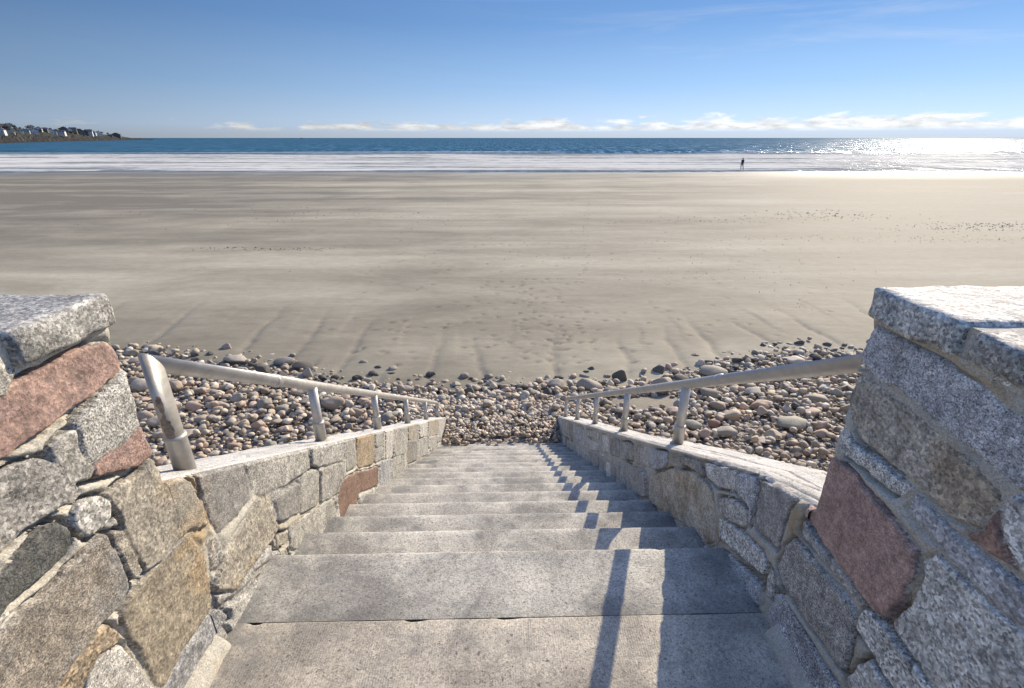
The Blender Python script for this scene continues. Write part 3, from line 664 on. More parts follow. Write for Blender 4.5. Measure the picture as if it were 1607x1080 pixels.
build_seawall(-1,'grey and pink granite seawall left of the steps, pink block under its coping')
build_seawall(1,'grey granite seawall right of the steps, shaded, one big pink block in its face')
build_stair_wall(-1,'low sunlit rubble wall with one rust red stone sloping down left of the steps')
build_stair_wall(1,'low shaded rubble wall with pale top sloping down right of the steps')

# ---------------------------------------------------------------- staircase
st=empty('staircase',(0,1.55,0)); tag(st,'worn concrete steps going down to the beach between two stone walls','staircase')
def slab(name,y0,y1,zt,zb,mat,seed,nose=.012,n=150,ny=None):
    """slab with a worn rounded nose towards the sea"""
    prof=[]; ny=ny or max(6,int((y1-y0)/.02))
    for i in range(ny): prof.append((y0+(y1-nose-y0)*i/(ny-1),zt))
    for a in (20,45,70,90): prof.append((y1-nose+nose*math.sin(R(a)),zt-nose+nose*math.cos(R(a))))
    for k in range(1,6): prof.append((y1,zt-nose-(zt-nose-zb)*k/5))
    P=np.array(prof); xs=np.linspace(-.985,.965,n); X=np.repeat(xs[:,None],len(P),1); Y=np.repeat(P[None,:,0],n,0).copy(); Z=np.repeat(P[None,:,1],n,0).copy()
    nb=np.exp(-((Y-y1)**2+(Z-zt)**2)/.0009)
    wv=fbm(X*7,Y*7,Z*7,4,seed); Z+=-.0018*nb*np.abs(wv)+.0008*fbm(X*2,Y*2,0,3,seed+2); Y+=.002*nb*wv
    chip=sstep(.7,.9,vn(X*9,0*X,seed*.7,seed))*nb; Z-=.004*chip; Y-=.005*chip
    P3=np.stack([X,Y-1.55,Z],-1).reshape(-1,3)
    return obj_np(name,P3,grid_faces(n,len(P)),mat,st)
slab('landing',-1.2,1.236,.005,-.25,MAT['landing'],1,.008,160,40)
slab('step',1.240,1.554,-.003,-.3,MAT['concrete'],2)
bm=bmesh.new(); bx(bm,-.99,.96,1.15-1.55,1.33-1.55,-.28,-.03); bm_obj('base',bm,MAT['concrete'],st)
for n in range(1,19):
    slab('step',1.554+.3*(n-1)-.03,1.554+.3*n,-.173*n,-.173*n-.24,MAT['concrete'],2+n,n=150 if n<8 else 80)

# ---------------------------------------------------------------- handrails
def tube_pts(path,r,seg=16):
    path=[Vector(p) for p in path]; rings=[]; n=len(path)
    for i,p in enumerate(path):
        if i==0: d=path[1]-p
        elif i==n-1: d=p-path[-2]
        else: d=(path[i+1]-p).normalized()+(p-path[i-1]).normalized()
        d.normalize(); up=Vector((1,0,0)); a=up.cross(d).normalized(); b=d.cross(a); rr=r[i] if isinstance(r,(list,tuple)) else r
        k=1
        if 0<i<n-1:
            c=(path[i+1]-p).normalized().dot((p-path[i-1]).normalized()); k=1/max(.35,math.sqrt((1+c)/2))
        rings.append([p+a*math.cos(t)*rr*k+b*math.sin(t)*rr for t in [2*math.pi*j/seg for j in range(seg)]])
    return rings
def tube(name,path,r,mat,parent,seg=18,cap=True):
    bm=bmesh.new(); rg=[[bm.verts.new(q) for q in ring] for ring in tube_pts(path,r,seg)]
    for a,b in zip(rg,rg[1:]):
        for j in range(seg): bm.faces.new((a[j],a[(j+1)%seg],b[(j+1)%seg],b[j]))
    if cap: bm.faces.new(rg[0]); bm.faces.new(rg[-1])
    o=bm_obj(name,bm,mat,parent,True); return o
MAT_R=.026
POSTY=[1.36,2.43,3.56,4.7,5.85,6.93]
def handrail(side,label):
    POSTY=[1.36 if side<0 else 1.20,2.43,3.56,4.7,5.85,6.93]
    xp=side*(1.062 if side<0 else 1.045); t=empty('handrail',(xp,POSTY[0],0)); tag(t,label,'handrail','pipe handrails on the low walls')
    zr=(lambda y: .994-(y-1.32)*.598) if side<0 else (lambda y: .961-(y-1.32)*.583)
    o=POSTY[0]; r=.0275
    path=[(0,0,zr(o)-.006)]
    yy=o
    path=[(0,0.0,zr(o))]
    for y in POSTY[1:-1]: path.append((0,y-o,zr(y)))
    ye=POSTY[-1]
    path+=[(0,ye-.16-o,zr(ye-.16)),(0,ye-.07-o,zr(ye-.07)-.008),(0,ye-.02-o,zr(ye-.02)-.04),(0,ye-o,zr(ye)-.09)]
    rail=tube('rail',path,r,MAT['metal'],t)
    dv=Vector((0,.866,-.5))
    for v in rail.data.vertices[:18]:
        q=.866*v.co.y+.5*(v.co.z-zr(o)); v.co-=dv*(q/dv.dot(Vector((0,.866,.5))))
    for k,yj in enumerate((2.06,4.2)):   # welded sleeve joints
        d=Vector((0,1,-.577)).normalized(); c=Vector((0,yj-o,zr(yj)))
        tube('joint_collar',[c-d*.026,c-d*.018,c-d*.008,c,c+d*.02,c+d*.026],[r+.0005,r+.004,r+.004,r+.0022,r+.0022,r+.0005],MAT['metal'],t)
    for i,y in enumerate(POSTY):
        zb=float(wt(side,y))-.03; ztop=zr(y)-(0.0 if i==0 else .012 if i<5 else .085)
        p=tube('post',[(0,y-o,zb),(0,y-o,ztop)],MAT_R if i else .0280,MAT['metal'],t)
        if i==0:
            for v in p.data.vertices[18:36]: v.co.z-=1.732*v.co.y
        tube('sleeve',[(0,y-o,zb),(0,y-o,zb+.155),(0,y-o,zb+.160),(0,y-o,zb+.166),(0,y-o,zb+.172)],[.032,.032,.0345,.0345,.0275],MAT['metal'],p)
        if i: tube('base_collar',[(0,y-o,zb+.01),(0,y-o,zb+.034),(0,y-o,zb+.044),(0,y-o,zb+.052)],[.047,.043,.036,.032],MAT['mortar'],p)
        if i==0 and side<0:
            # corroded patch lying 1 mm proud on the post
            nn=44; mm=110; A2,B2=np.meshgrid(np.radians(np.linspace(-118,-32,nn)),np.linspace(ztop-.09,ztop-.33,mm),indexing='ij')
            mk=fbm(A2*2.2,B2*26,1,5,4)+.55-1.1*np.abs(np.degrees(A2)+76)/43-.9*np.abs(B2-ztop+.2)/.13+.25
            vv=np.stack([np.cos(A2)*.0287,np.sin(A2)*.0287,B2],-1).reshape(-1,3); ff=grid_faces(nn,mm,True); ff=ff[(mk.ravel()[ff]>0).all(1)]
            u_,iv=np.unique(ff,return_inverse=True)
            if len(ff): obj_np('rust_patch',vv[u_],iv.reshape(-1,4),MAT['rust'],p)
    return t
handrail(-1,'sunlit weathered pipe handrail with a rusty first post on the left wall')
handrail(1,'pale pipe handrail running behind the right seawall corner, on the right wall')

# ---------------------------------------------------------------- ground: promenade, beach
bm=bmesh.new()
for s in (-1,1): bx(bm,*sorted((s*1.41,s*14.3)),-6,.885,-.6,-.02)
bx(bm,-1.41,1.41,-6,-1.2,-.6,-.004)
tag(bm_obj('promenade',bm,MAT['concrete']),kind='structure')
def gz(x,y):
    y=np.asarray(y,float)
    return np.where(y>9,-3.0-(y-9)*.00147,np.where(y>6.35,-3.0+(9-y)*.0868,-2.77+(6.35-y)*.1))
def edge_y(x):
    return np.interp(np.abs(x),[0,1.9,3.2,4.9,6.4,8.,30],[8.55,8.6,8.8,9.45,9.8,10.3,12])+ .12*np.sin(np.asarray(x)*2.1)+.1*np.sin(np.asarray(x)*.9+2)+.22*vn(np.asarray(x,float)*1.1,0.,2.)
xs=np.concatenate([-np.geomspace(2600,13.3,40),np.arange(-13,13.001,.07),np.geomspace(13.3,2600,40)])
y=[1.05]
while y[-1]<8: y.append(y[-1]+.25)
while y[-1]<92: y.append(y[-1]+(.055 if y[-1]<12 else .055*(y[-1]/12)**1.7))
y+=[110,150]
ys=np.array(y); X,Y=np.meshgrid(xs,ys,indexing='ij'); Z=gz(X,Y)
near=sstep(60,14,Y)
CH=[(-6.08,10.2,-6.5,15.2),(-4.76,10.3,-5.07,14.5),(-3.53,9.6,-3.55,13.8),(-1.45,9.0,-1.54,12.7),(-.44,8.9,-.81,12.2),(1.15,9.2,1.42,12.6),(2.72,9.2,3.0,11.9),(3.99,9.6,4.3,12.6),(4.97,9.9,5.17,13.6),(6.57,10.3,6.07,13.),(8.1,10.7,7.94,14.2),(-8.5,10.8,-9.4,15.5),(-10.6,11,-11.8,15.5),(10.2,11,10.6,15)]
wet=np.zeros_like(X)
dn=np.full(X.shape,9.); sdn=np.zeros_like(X); fdn=np.zeros_like(X)
for i,(x0,y0,x1,y1) in enumerate(CH):
    t=(Y-y0)/(y1-y0); xc=x0+(x1-x0)*t+.07*vn(Y*1.1+i*3,0*X,i)+.035*vn(Y*4+i,0*X,i)
    fd=sstep(-.2,.02,t)*sstep(1.0,.2,t); d=X-xc; up=np.abs(d)<dn; dn=np.where(up,np.abs(d),dn); sdn=np.where(up,d,sdn); fdn=np.where(up,fd,fdn)
dj=dn+.02*np.abs(vn(X*5,Y*5,3)); Z+=.045*fdn*(1-np.exp(-dj/.13))-.02*fdn*np.exp(-dj/.03)
wet=.55*fdn*np.exp(-dj/.035)+.3*fdn*sstep(.55,.1,dn)*(sdn<0)*sstep(.1,-.3,vn(X*1.3,Y*1.1,8))
Z+=near*.016*fbm(X*.5,Y*1.2,0,4,3)+.004*near*fbm(X*5,Y*5,0,3,9)
foot=np.zeros_like(X); FP=[]
fr=random.Random(3)
for l in TRAILS.strip().split('\n'):
    P=[tuple(map(float,q.split(','))) for q in l.split()]
    for (ax,ay),(bx_,by) in zip(P,P[1:]):
        L=math.hypot(bx_-ax,by-ay); k=max(1,int(L/.42)); an=math.atan2(by-ay,bx_-ax)
        for i in range(k):
            if fr.random()<.15: continue
            s=(i+.5)/k; o=.09*(-1)**i; FP.append((ax+(bx_-ax)*s-math.sin(an)*o+fr.gauss(0,.05),ay+(by-ay)*s+math.cos(an)*o+fr.gauss(0,.05),an))
for i in range(110):
    yy=fr.uniform(9.6,17); FP.append((1.+fr.gauss(0,.75+.12*(yy-9)),yy,fr.uniform(-3,3)))
for i in range(50): FP.append((fr.uniform(-3.5,7),fr.uniform(9.6,12.5),fr.uniform(-3,3)))
for i in range(80): FP.append((fr.uniform(-6,12),fr.uniform(12,26),fr.uniform(-3,3)))
for fx,fy,an in FP:
    i0,i1=np.searchsorted(xs,[fx-.35,fx+.35]); j0,j1=np.searchsorted(ys,[fy-.4,fy+.4])
    if i1-i0<2 or j1-j0<2: continue
    a=X[i0:i1,j0:j1]-fx; b=Y[i0:i1,j0:j1]-fy; u=a*math.cos(an)+b*math.sin(an); v=-a*math.sin(an)+b*math.cos(an)
    q=(u/.09)**2+(v/.042)**2; sz=fr.uniform(.6,1.1)
    Z[i0:i1,j0:j1]+=sz*(-.034*np.exp(-q)+.010*np.exp(-((u-.12)/.09)**2-(v/.09)**2)); foot[i0:i1,j0:j1]=np.maximum(foot[i0:i1,j0:j1],.75*sz*np.exp(-q*1.2))
pm=sstep(.15,-.25,Y-edge_y(X)+.25*vn(X*2.5,Y*2.5)); 
patch=np.exp(-(((X-2.65)/.85)**2+((Y-7.8)/.3)**2)**2); pm=pm*(1-patch)
Z=Z-.03*pm
C=np.stack([wet*(1-pm),pm,foot*(1-pm)],-1).reshape(-1,3)
# the beach runs outside the staircase only
hole=(X.ravel()>-1.15)&(X.ravel()<1.12)&(Y.ravel()<6.2)
f=grid_faces(*X.shape); f=f[~hole[f].all(1)]
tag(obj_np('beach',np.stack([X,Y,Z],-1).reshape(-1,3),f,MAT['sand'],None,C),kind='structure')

# ---------------------------------------------------------------- sea
y=[74.]
while y[-1]<230: y.append(y[-1]+.6)
while y[-1]<60000: y.append(y[-1]*1.035)
xs=np.concatenate([-np.geomspace(60000,430,50),np.arange(-420,421,4.),np.geomspace(430,60000,50)]); ys=np.array(y)
X,Y=np.meshgrid(xs,ys,indexing='ij'); Z=-3.10+.007*fbm(X*.035,Y*.05,0,3,6)*sstep(100,80,Y)
Yw=Y+5*vn(X*.012,0*X,2)+1.2*vn(X*.06,0*X,5)
crest=np.zeros_like(X)
for yc,h,w,fm in ((96,.10,1.2,.9),(112,.14,1.5,.9),(131,.2,2.,.9),(152,.30,2.4,1.),(176,.62,3.,.55),(206,.4,5.,.0)):
    a=h*(.6+.5*vn(X*.008,0*X,yc)); e=np.exp(-((Yw-yc)/w)**2); Z+=a*e; crest=np.maximum(crest,fm*np.exp(-((Yw-yc+w*.4)/(w*.8))**2)*sstep(-.5,.2,vn(X*.02,0*X,yc+3)))
Z+=.03*fbm(X*.1,Y*.3,0,3)*sstep(85,140,Y)
tag(obj_np('sea',np.stack([X,Y,Z],-1).reshape(-1,3),grid_faces(*X.shape),MAT['sea'],None,np.stack([crest,crest,crest],-1).reshape(-1,3)),kind='structure')
# seabed closes the ground to the horizon
obj=obj_np('seabed',[(-60000,88,-3.6),(60000,88,-3.6),(60000,60000,-9),(-60000,60000,-9)],[(0,1,2,3)],MAT['sand']); tag(obj,kind='structure')

# ---------------------------------------------------------------- cobbles and shingle
def ico(sub):
    bm=bmesh.new(); bmesh.ops.create_icosphere(bm,subdivisions=sub,radius=1); v=np.array([q.co[:] for q in bm.verts]); f=np.array([[a.index for a in q.verts] for q in bm.faces]); bm.free(); return v,f
def pebble_shape(v,seed,k=1.):
    r=np.random.default_rng(seed); p=v.copy(); a=.30*k
    d=1+a*vn(v[:,0]*.9+5,v[:,1]*.9,v[:,2]*.9,seed)+.15*k*vn(v[:,0]*2,v[:,1]*2,v[:,2]*2,seed+1)+.02*vn(v[:,0]*5,v[:,1]*5,v[:,2]*5,seed+2)
    p=p*d[:,None]
    for j in range(r.integers(4,9)):      # worn flats
        n=r.normal(size=3); n/=np.linalg.norm(n); h=r.uniform(.48,.8); s=p@n; p=p-np.where(s>h,(s-h)*.9,0)[:,None]*n
    return p
CP={'G':(.29,.28,.26),'M':(.20,.19,.175),'D':(.075,.072,.07),'B':(.29,.24,.185),'P':(.33,.235,.19),'Y':(.42,.36,.22),'O':(.36,.26,.12),'R':(.24,.12,.095),'T':(.22,.235,.205),'L':(.20,.18,.215),'W':(.44,.42,.38),'K':(.25,.205,.165)}
for k in CP:
    q=np.array(CP[k]); CP[k]=tuple((q*.55+q.mean()*.45)*1.22*np.array([1.12,1,.80]))
V3,F3=ico(3); SH3=[]
for i in range(14):
    me=mesh_np('cobble',pebble_shape(V3,i*7+1)*np.array([1,.75+.02*i%.2,1.]),F3); me.materials.append(MAT['cobble']); SH3.append(me)
GRP='cobbles washed up at the foot of the steps'
placed=[]     # x,y,r
def add_cobble(x,y,r,asp,ck,label,i,sink=.3,rz=None,tilt=.12):
    o=bpy.data.objects.new('cobble',SH3[i%len(SH3)]); h=r*asp
    c=np.array(CP[ck])*random.uniform(.88,1.12); o.color=(*c,1)
    o.scale=(r,r*random.uniform(.75,1.),h); o.rotation_euler=(random.uniform(-tilt,tilt),random.uniform(-tilt,tilt),random.uniform(-.35,.35) if rz is None else rz)
    o.location=(x,y,float(gz(x,y))+h*(1-sink)); tag(o,label,'cobble',GRP); link(o); placed.append((x,y,r)); return o
for i,l in enumerate(COBBLES.strip().split('\n')):
    x,y,r,asp,ck,lab=l.split(' ',5); add_cobble(float(x),float(y),float(r)*1.05,float(asp),ck,lab,i,tilt=.08)
def inwall(x,y,r): return (-1.28-r<x<1.26+r) and y<7.15+r if not (-.9+r<x<.87-r and y>6.5) else y<6.9
def free(x,y,r,k=.85,grid=None):
    for (a,b,c) in grid:
        if (a-x)**2+(b-y)**2<((c+r)*k)**2: return False
    return True
names={'G':'grey','M':'mid grey','D':'dark','B':'tan','P':'pinkish','K':'brown','W':'pale','T':'greenish grey','R':'dull red','Y':'yellowish'}
n=0;tries=0; TARGET=243
while n<TARGET and tries<30000:
    tries+=1; x=random.uniform(-9.6,8.6); out=random.random()<.16
    ey=float(edge_y(x)); y=ey+abs(random.gauss(0,.33)) if out else ey-.1-random.random()**1.1*3.6
    if y<6.2: continue
    if abs(x)<1.7 and y<8.1: continue
    if abs(x-2.65)<.95 and abs(y-7.8)<.38: continue
    r=random.uniform(.08,.165)*(1 if not out else .72)*(1.15 if x<-3 or x>3 else .9)*(1.0 if y>7 else .8)
    if random.random()<.10: r*=1.35
    if inwall(x,y,r) or not free(x,y,r,.92,placed): continue
    ck=random.choice('DDMMGD' if out or y>ey-.5 else 'GGMBBPKKWPBBT'); asp=random.uniform(.42,.75)
    where='on open sand beyond the stones' if out else ('in the shingle left of the steps' if x<-.9 else 'in the shingle right of the steps' if x>.9 else 'in the shingle below the last step')
    size='large' if r>.155 else 'small' if r<.1 else 'medium'
    add_cobble(x,y,r,asp,ck,f'{size} rounded {names[ck]} cobble {where}',random.randrange(99),sink=random.uniform(.25,.4)); n+=1
# the rest, too many to count: shingle
def stones_mesh(name,items,sub,shapes,mat):
    V,F=ico(sub); SH=[pebble_shape(V,900+i*5,1.) for i in range(shapes)]
    it=np.array([q[:8] for q in items]); col=np.array([q[8] for q in items]); n=len(items); nv=len(V)
    idx=RNG.integers(0,shapes,n); S=np.stack(SH)[idx]          # n,nv,3
    S=S*it[:,None,3:6]
    a=it[:,6]; b=it[:,7]
    y_=S[...,1]*np.cos(b)[:,None]-S[...,2]*np.sin(b)[:,None]; z_=S[...,1]*np.sin(b)[:,None]+S[...,2]*np.cos(b)[:,None]; x_=S[...,0]
    X=x_*np.cos(a)[:,None]-y_*np.sin(a)[:,None]; Yv=x_*np.sin(a)[:,None]+y_*np.cos(a)[:,None]
    P=np.stack([X,Yv,z_],-1)+it[:,None,0:3]
    Fa=(F[None]+(np.arange(n)*nv)[:,None,None]).reshape(-1,3); C=np.repeat(col[:,None,:],nv,1).reshape(-1,3)
    return obj_np(name,P.reshape(-1,3),Fa,mat,None,C)
big=np.array(placed)
cell={}
def cadd(x,y,r): cell.setdefault((int(x//.25),int(y//.25)),[]).append((x,y,r))
for p in placed: 
    for dx in range(-1,2):
        pass
    cadd(*p)
def cfree(x,y,r,k):
    cx,cy=int(x//.25),int(y//.25)
    for i in range(cx-2,cx+3):
        for j in range(cy-2,cy+3):
            for (a,b,c) in cell.get((i,j),()):
                if (a-x)**2+(b-y)**2<((c+r)*k)**2: return False
    return True
def gen(N,rlo,rhi,k,pal,zoff,ymin=4.6,center=True,store=True,xr=10.5):
    out=[];tr=0
    while len(out)<N and tr<N*14:
        tr+=1; x=random.uniform(-xr,xr); ey=float(edge_y(x)); 
        y=random.uniform(ymin,ey+.02) if random.random()<.97 else ey+abs(random.gauss(0,.3))
        if abs(x)>1.05*(y*.92+1.8)+.3: continue
        r=rlo+(rhi-rlo)*random.random()**1.6
        if y<7.2: r*=.85
        if inwall(x,y,r): continue
        if abs(x)<1.25 and y<6.5: continue
        if ((x-2.65)/.82)**2+((y-7.8)/.3)**2<1 and random.random()<.985: continue
        if k and not cfree(x,y,r,k): continue
        if store: cadd(x,y,r)
        c=np.array(CP[random.choice(pal)])*random.uniform(.8,1.2); asp=random.uniform(.45,.8)
        out.append((x,y,float(gz(x,y))-.02+r*asp*random.uniform(.35,.8)+zoff*random.random(),r,r*random.uniform(.65,1),r*asp,random.uniform(0,6.28) if random.random()<.5 else random.uniform(-.5,.5),random.uniform(-.4,.4),c))
    return out
medium=gen(3000,.045,.115,.72,'GGMBBPKKWBMTD',.03)
medium+=gen(2200,.05,.105,0,'GMBBPKKWBBG',.10,ymin=5.4,store=False)
small=gen(15000,.018,.048,0,'GMBPKWBKMDG',.035,store=False)
def central(N):
    o=[]
    for i in range(N):
        x=random.uniform(-1.7,1.7); y=6.32+random.random()**1.0*1.9
        if y<7.15 and not(-.93<x<.9): continue
        if y<6.55 and random.random()<.55+ .3*(abs(x)<.5): continue
        r=random.uniform(.02,.05)*(1+.35*(y>7.4)); asp=random.uniform(.5,.9); z=float(gz(x,y)) if y>6.4 else -2.755
        if y<6.65: z=max(z,-2.765)
        c=np.array(CP[random.choice('GMBPKWBKGG')])*random.uniform(.85,1.2)
        o.append((x,y,z+random.random()*.05,r,r*random.uniform(.7,1),r*asp,random.uniform(0,6.28),random.uniform(-.5,.5),c))
    return o
s2=central(3600)
tag(stones_mesh('shingle',medium,2,10,MAT['shingle']),'fist to head sized grey, tan and pink beach stones heaped between seawall and sand','shingle',kind='stuff')
tag(stones_mesh('gravel',small+s2,1,10,MAT['shingle']),'small loose pebbles filling the gaps and lying below the last step','pebbles',kind='stuff')

# ---------------------------------------------------------------- seaweed scraps on the sand
it=[]; fr=random.Random(12)
def scraps(cx,cy,sx,sy,N,a=.03,b=.12):
    for _ in range(N):
        x=fr.gauss(cx,sx);y=fr.gauss(cy,sy)
        if y<11 or y>74: continue
        r=fr.uniform(a,b)*(y/30)**.6
        c=np.array((.045,.038,.028))*fr.uniform(.7,1.6)
        it.append((x,y,float(gz(x,y))+.002,r,r*fr.uniform(.3,.7),.012+.02*fr.random(),fr.uniform(-.6,.6),0,c))
scraps(21,32.5,1.8,1.2,110); scraps(19,31,4,.5,60,.02,.07); scraps(28.5,27.8,2.4,.6,170,.03,.09); scraps(26,26.6,3,.4,90,.02,.06); scraps(18,24,4,.5,80,.015,.05); scraps(12,29.5,3,.5,60,.02,.06); scraps(24,23.5,4,.5,70,.015,.05)
scraps(5,30,9,6,60,.015,.05); scraps(-9.1,22.1,1.5,.25,50,.02,.07); scraps(-12.5,22.2,.8,.3,30,.02,.07); scraps(9.,13.2,.7,.6,50,.012,.035); scraps(8,17,3,.8,50,.01,.03); scraps(-14,33,8,3,70,.02,.08); scraps(10,20,5,1.5,50,.012,.035)
tag(stones_mesh('seaweed_litter',it,1,4,MAT['shingle']),'dark scraps of seaweed strewn over the sand','seaweed',kind='stuff')

# ---------------------------------------------------------------- headland with houses
HA=np.array(HEAD)
def terrain(a,t):
    D=np.interp(a,HA[:,0],HA[:,1]); c=np.interp(a,HA[:,0],HA[:,2]); f=np.interp(t,[-.15,0,.08,.3,1,1.6,2.2,2.6],[-.15,0,.3,.55,1,.9,.2,-.2])
    return D+70*t,-3.1+(c+3.1)*f
aa=np.linspace(HA[0,0]-.02,HA[-1,0]+.004,420); tt=np.linspace(-.15,2.6,130)
A,T=np.meshgrid(aa,tt,indexing='ij'); D,Z=terrain(A,T)
tf=sstep(-.1,.1,T); cl=np.interp(A,[HA[-2,0],HA[-1,0]],[1,.35])
D=D+cl*(7*fbm(A*160,T*2,0,4,2))*sstep(.6,.1,T)
Z=Z+cl*tf*(2.4*fbm(A*420,T*9,0,4,7)*sstep(.6,.25,T)+.25*fbm(A*200,T*5,0,3,8))
tag(obj_np('headland',np.stack([D*np.sin(A),D*np.cos(A),Z],-1).reshape(-1,3),grid_faces(*A.shape),MAT['headland']),kind='structure')
WALLC={'W':simple('white_clapboard',(.50,.485,.45),sc=.6,var=.08),'S':simple('weathered_shingle_siding',(.36,.34,.31),sc=.6),'T':simple('tan_siding',(.40,.36,.28),sc=.6),'G':simple('grey_green_siding',(.30,.32,.29),sc=.6),'D':simple('dark_brown_siding',(.09,.08,.075),sc=.6)}
ROOF=simple('dark_roof_shingle',(.055,.055,.06),sc=.8); GLASS=simple('window_glass',(.03,.035,.04),.1,spec=.6); BRICK=simple('chimney_brick',(.22,.11,.08),sc=3)
for i,(x,y,z,w,h,k,lab) in enumerate(HOUSES):
    t=empty('house',(x,y,z-.4)); t.rotation_euler[2]=math.atan2(-x,y)*1.0+ (((i*37)%10)-5)*.06
    tag(t,lab,'house','houses on the far headland'); d=w*.9 if w<12 else 8; hw=h*.62; rnd=random.Random(i)
    bm=bmesh.new(); bx(bm,-w/2,w/2,-d/2,d/2,-1.5,hw)
    gable=i%3!=1
    if gable: a=[bm.verts.new(p) for p in ((-w/2,-d/2,hw),(w/2,-d/2,hw),(0,-d/2,h-.15))];b=[bm.verts.new(p) for p in ((-w/2,d/2,hw),(w/2,d/2,hw),(0,d/2,h-.15))]
    else: a=[bm.verts.new(p) for p in ((-w/2,-d/2,hw),(-w/2,d/2,hw),(-w/2,0,h-.15))];b=[bm.verts.new(p) for p in ((w/2,-d/2,hw),(w/2,d/2,hw),(w/2,0,h-.15))]
    bm.faces.new(a);bm.faces.new(b)
    bm_obj('wall',bm,WALLC[k],t)
    bm=bmesh.new(); o=.35
    W,D_=(w,d) if gable else (d,w)
    prof=[(-W/2-o,hw-o*.6),(0,h),(W/2+o,hw-o*.6),(W/2+o,hw-o*.6+.25),(0,h+.28),(-W/2-o,hw-o*.6+.25)]
    def P(u,s,z_): return (u,s*(D_/2+.3),z_) if gable else (s*(D_/2+.3),u,z_)
    A_=[bm.verts.new(P(u,-1,q)) for u,q in prof];B_=[bm.verts.new(P(u,1,q)) for u,q in prof]
    bm.faces.new(A_);bm.faces.new(B_)
    for j in range(6): bm.faces.new((A_[j],A_[(j+1)%6],B_[(j+1)%6],B_[j]))
    rf=bm_obj('roof',bm,ROOF,t)
    bm=bmesh.new(); cx=w*.2; bx(bm,cx-.35,cx+.35,-.35,.35,hw,h+.9); bm_obj('chimney',bm,BRICK,rf)
    nwin=max(2,int(w/2.4))
    for r_ in range(2 if hw>3.6 else 1):
        for j in range(nwin):
            wx=-w/2+w*(j+.5)/nwin; wz=1.0+2.6*r_
            if wz+1.2>hw: continue
            bm=bmesh.new(); bx(bm,wx-.5,wx+.5,-d/2-.06,-d/2+.02,wz,wz+1.2); fm_=bm_obj('window',bm,WALLC['W'] if k!='W' else WALLC['S'],t)
            bm=bmesh.new(); bx(bm,wx-.4,wx+.4,-d/2-.09,-d/2-.05,wz+.1,wz+1.1); bm_obj('pane',bm,GLASS,fm_)
# wind-shaped trees between the houses
BARK=simple('bark',(.06,.05,.04),sc=3)
def leafm():
    m=M('evergreen_foliage'); return m.fin(m.ramp(m.noise(1.2,3),[(.35,(.012,.02,.010)),(.65,(.035,.045,.02))]),.8)
LEAF=leafm(); fr=random.Random(33)
def crown(seed,n=260):
    r=np.random.default_rng(seed); P=[];Fc=[]
    for i in range(n):
        while True:
            p=r.uniform(-1,1,3)
            if np.linalg.norm(p)<1: break
        p=p*np.array([2.4,2.2,1.7])*(1+.35*math.sin(p[0]*4+seed)); s=r.uniform(.22,.5); a=r.normal(size=3);a/=np.linalg.norm(a);b=np.cross(a,r.normal(size=3));b/=np.linalg.norm(b)
        k=len(P); P+=[p-a*s,p+b*s*.7,p+a*s,p-b*s*.7]; Fc.append((k,k+1,k+2,k+3))
    return mesh_np('crown',P,Fc,smooth=False)
CR=[crown(i) for i in range(5)]
for m_ in CR: m_.materials.append(LEAF)
bm=bmesh.new(); bmesh.ops.create_cone(bm,segments=7,radius1=.32,radius2=.12,depth=3.4,cap_ends=True); TR=bpy.data.meshes.new('trunk'); bm.to_mesh(TR); bm.free(); TR.materials.append(BARK)
for i,(x,y,z,s,lab) in enumerate(TREES):
    t=empty('evergreen_tree',(x,y,z-.2)); t.scale=(s,s,s*1.05); t.rotation_euler[2]=i*1.7; tag(t,lab,'tree','dark trees on the far headland')
    o=link(bpy.data.objects.new('trunk',TR),t); o.location=(0,0,1.4); o=link(bpy.data.objects.new('crown',CR[i%5]),t); o.location=(0,0,3.2)

# ---------------------------------------------------------------- two boats far out
HULL=simple('dark_hull_paint',(.04,.045,.05),.4); WHITE=simple('white_cabin_paint',(.7,.7,.7),.4)
def boat(x,y,s,label,rz):
    t=empty('fishing_boat',(x,y,-3.1),rz); t.scale=(s,s,s); tag(t,label,'boat','boats on the horizon')
    bm=bmesh.new(); A_=[]
    for u in np.linspace(0,1,9):
        hw=1.9*math.sin(math.pi*min(.95,.18+u*.62))**.8*(1 if u<.55 else max(.02,1-((u-.55)/.45)**2)); z1=1.5+.9*u*u
        A_.append([bm.verts.new((-6+12*u,sx*hw*q,zz)) for sx,q,zz in ((-1,1,z1),(-1,.6,-.4),(1,.6,-.4),(1,1,z1))])
    for a,b in zip(A_,A_[1:]):
        for j in range(3): bm.faces.new((a[j],a[j+1],b[j+1],b[j]))
        bm.faces.new((a[3],a[0],b[0],b[3]))
    bm.faces.new(A_[0]); bm.faces.new(A_[-1]); bm_obj('hull',bm,HULL,t)
    bm=bmesh.new(); bx(bm,.3,3.2,-1.1,1.1,1.4,4.,.1); bx(bm,.1,3.5,-1.25,1.25,4.,4.15); bm_obj('cabin',bm,WHITE,t)
    bm=bmesh.new(); bx(bm,-.1,.08,-.08,.08,1.4,7.5); bx(bm,-3.6,-.1,-.06,.06,5.2,5.35); bm_obj('mast',bm,HULL,t)
boat(-1045,2804,1.3,'small fishing boat on the horizon, right one of the two',.3)
boat(-1475,3170,1.0,'tiny fishing boat on the horizon, left one of the two',-.4)

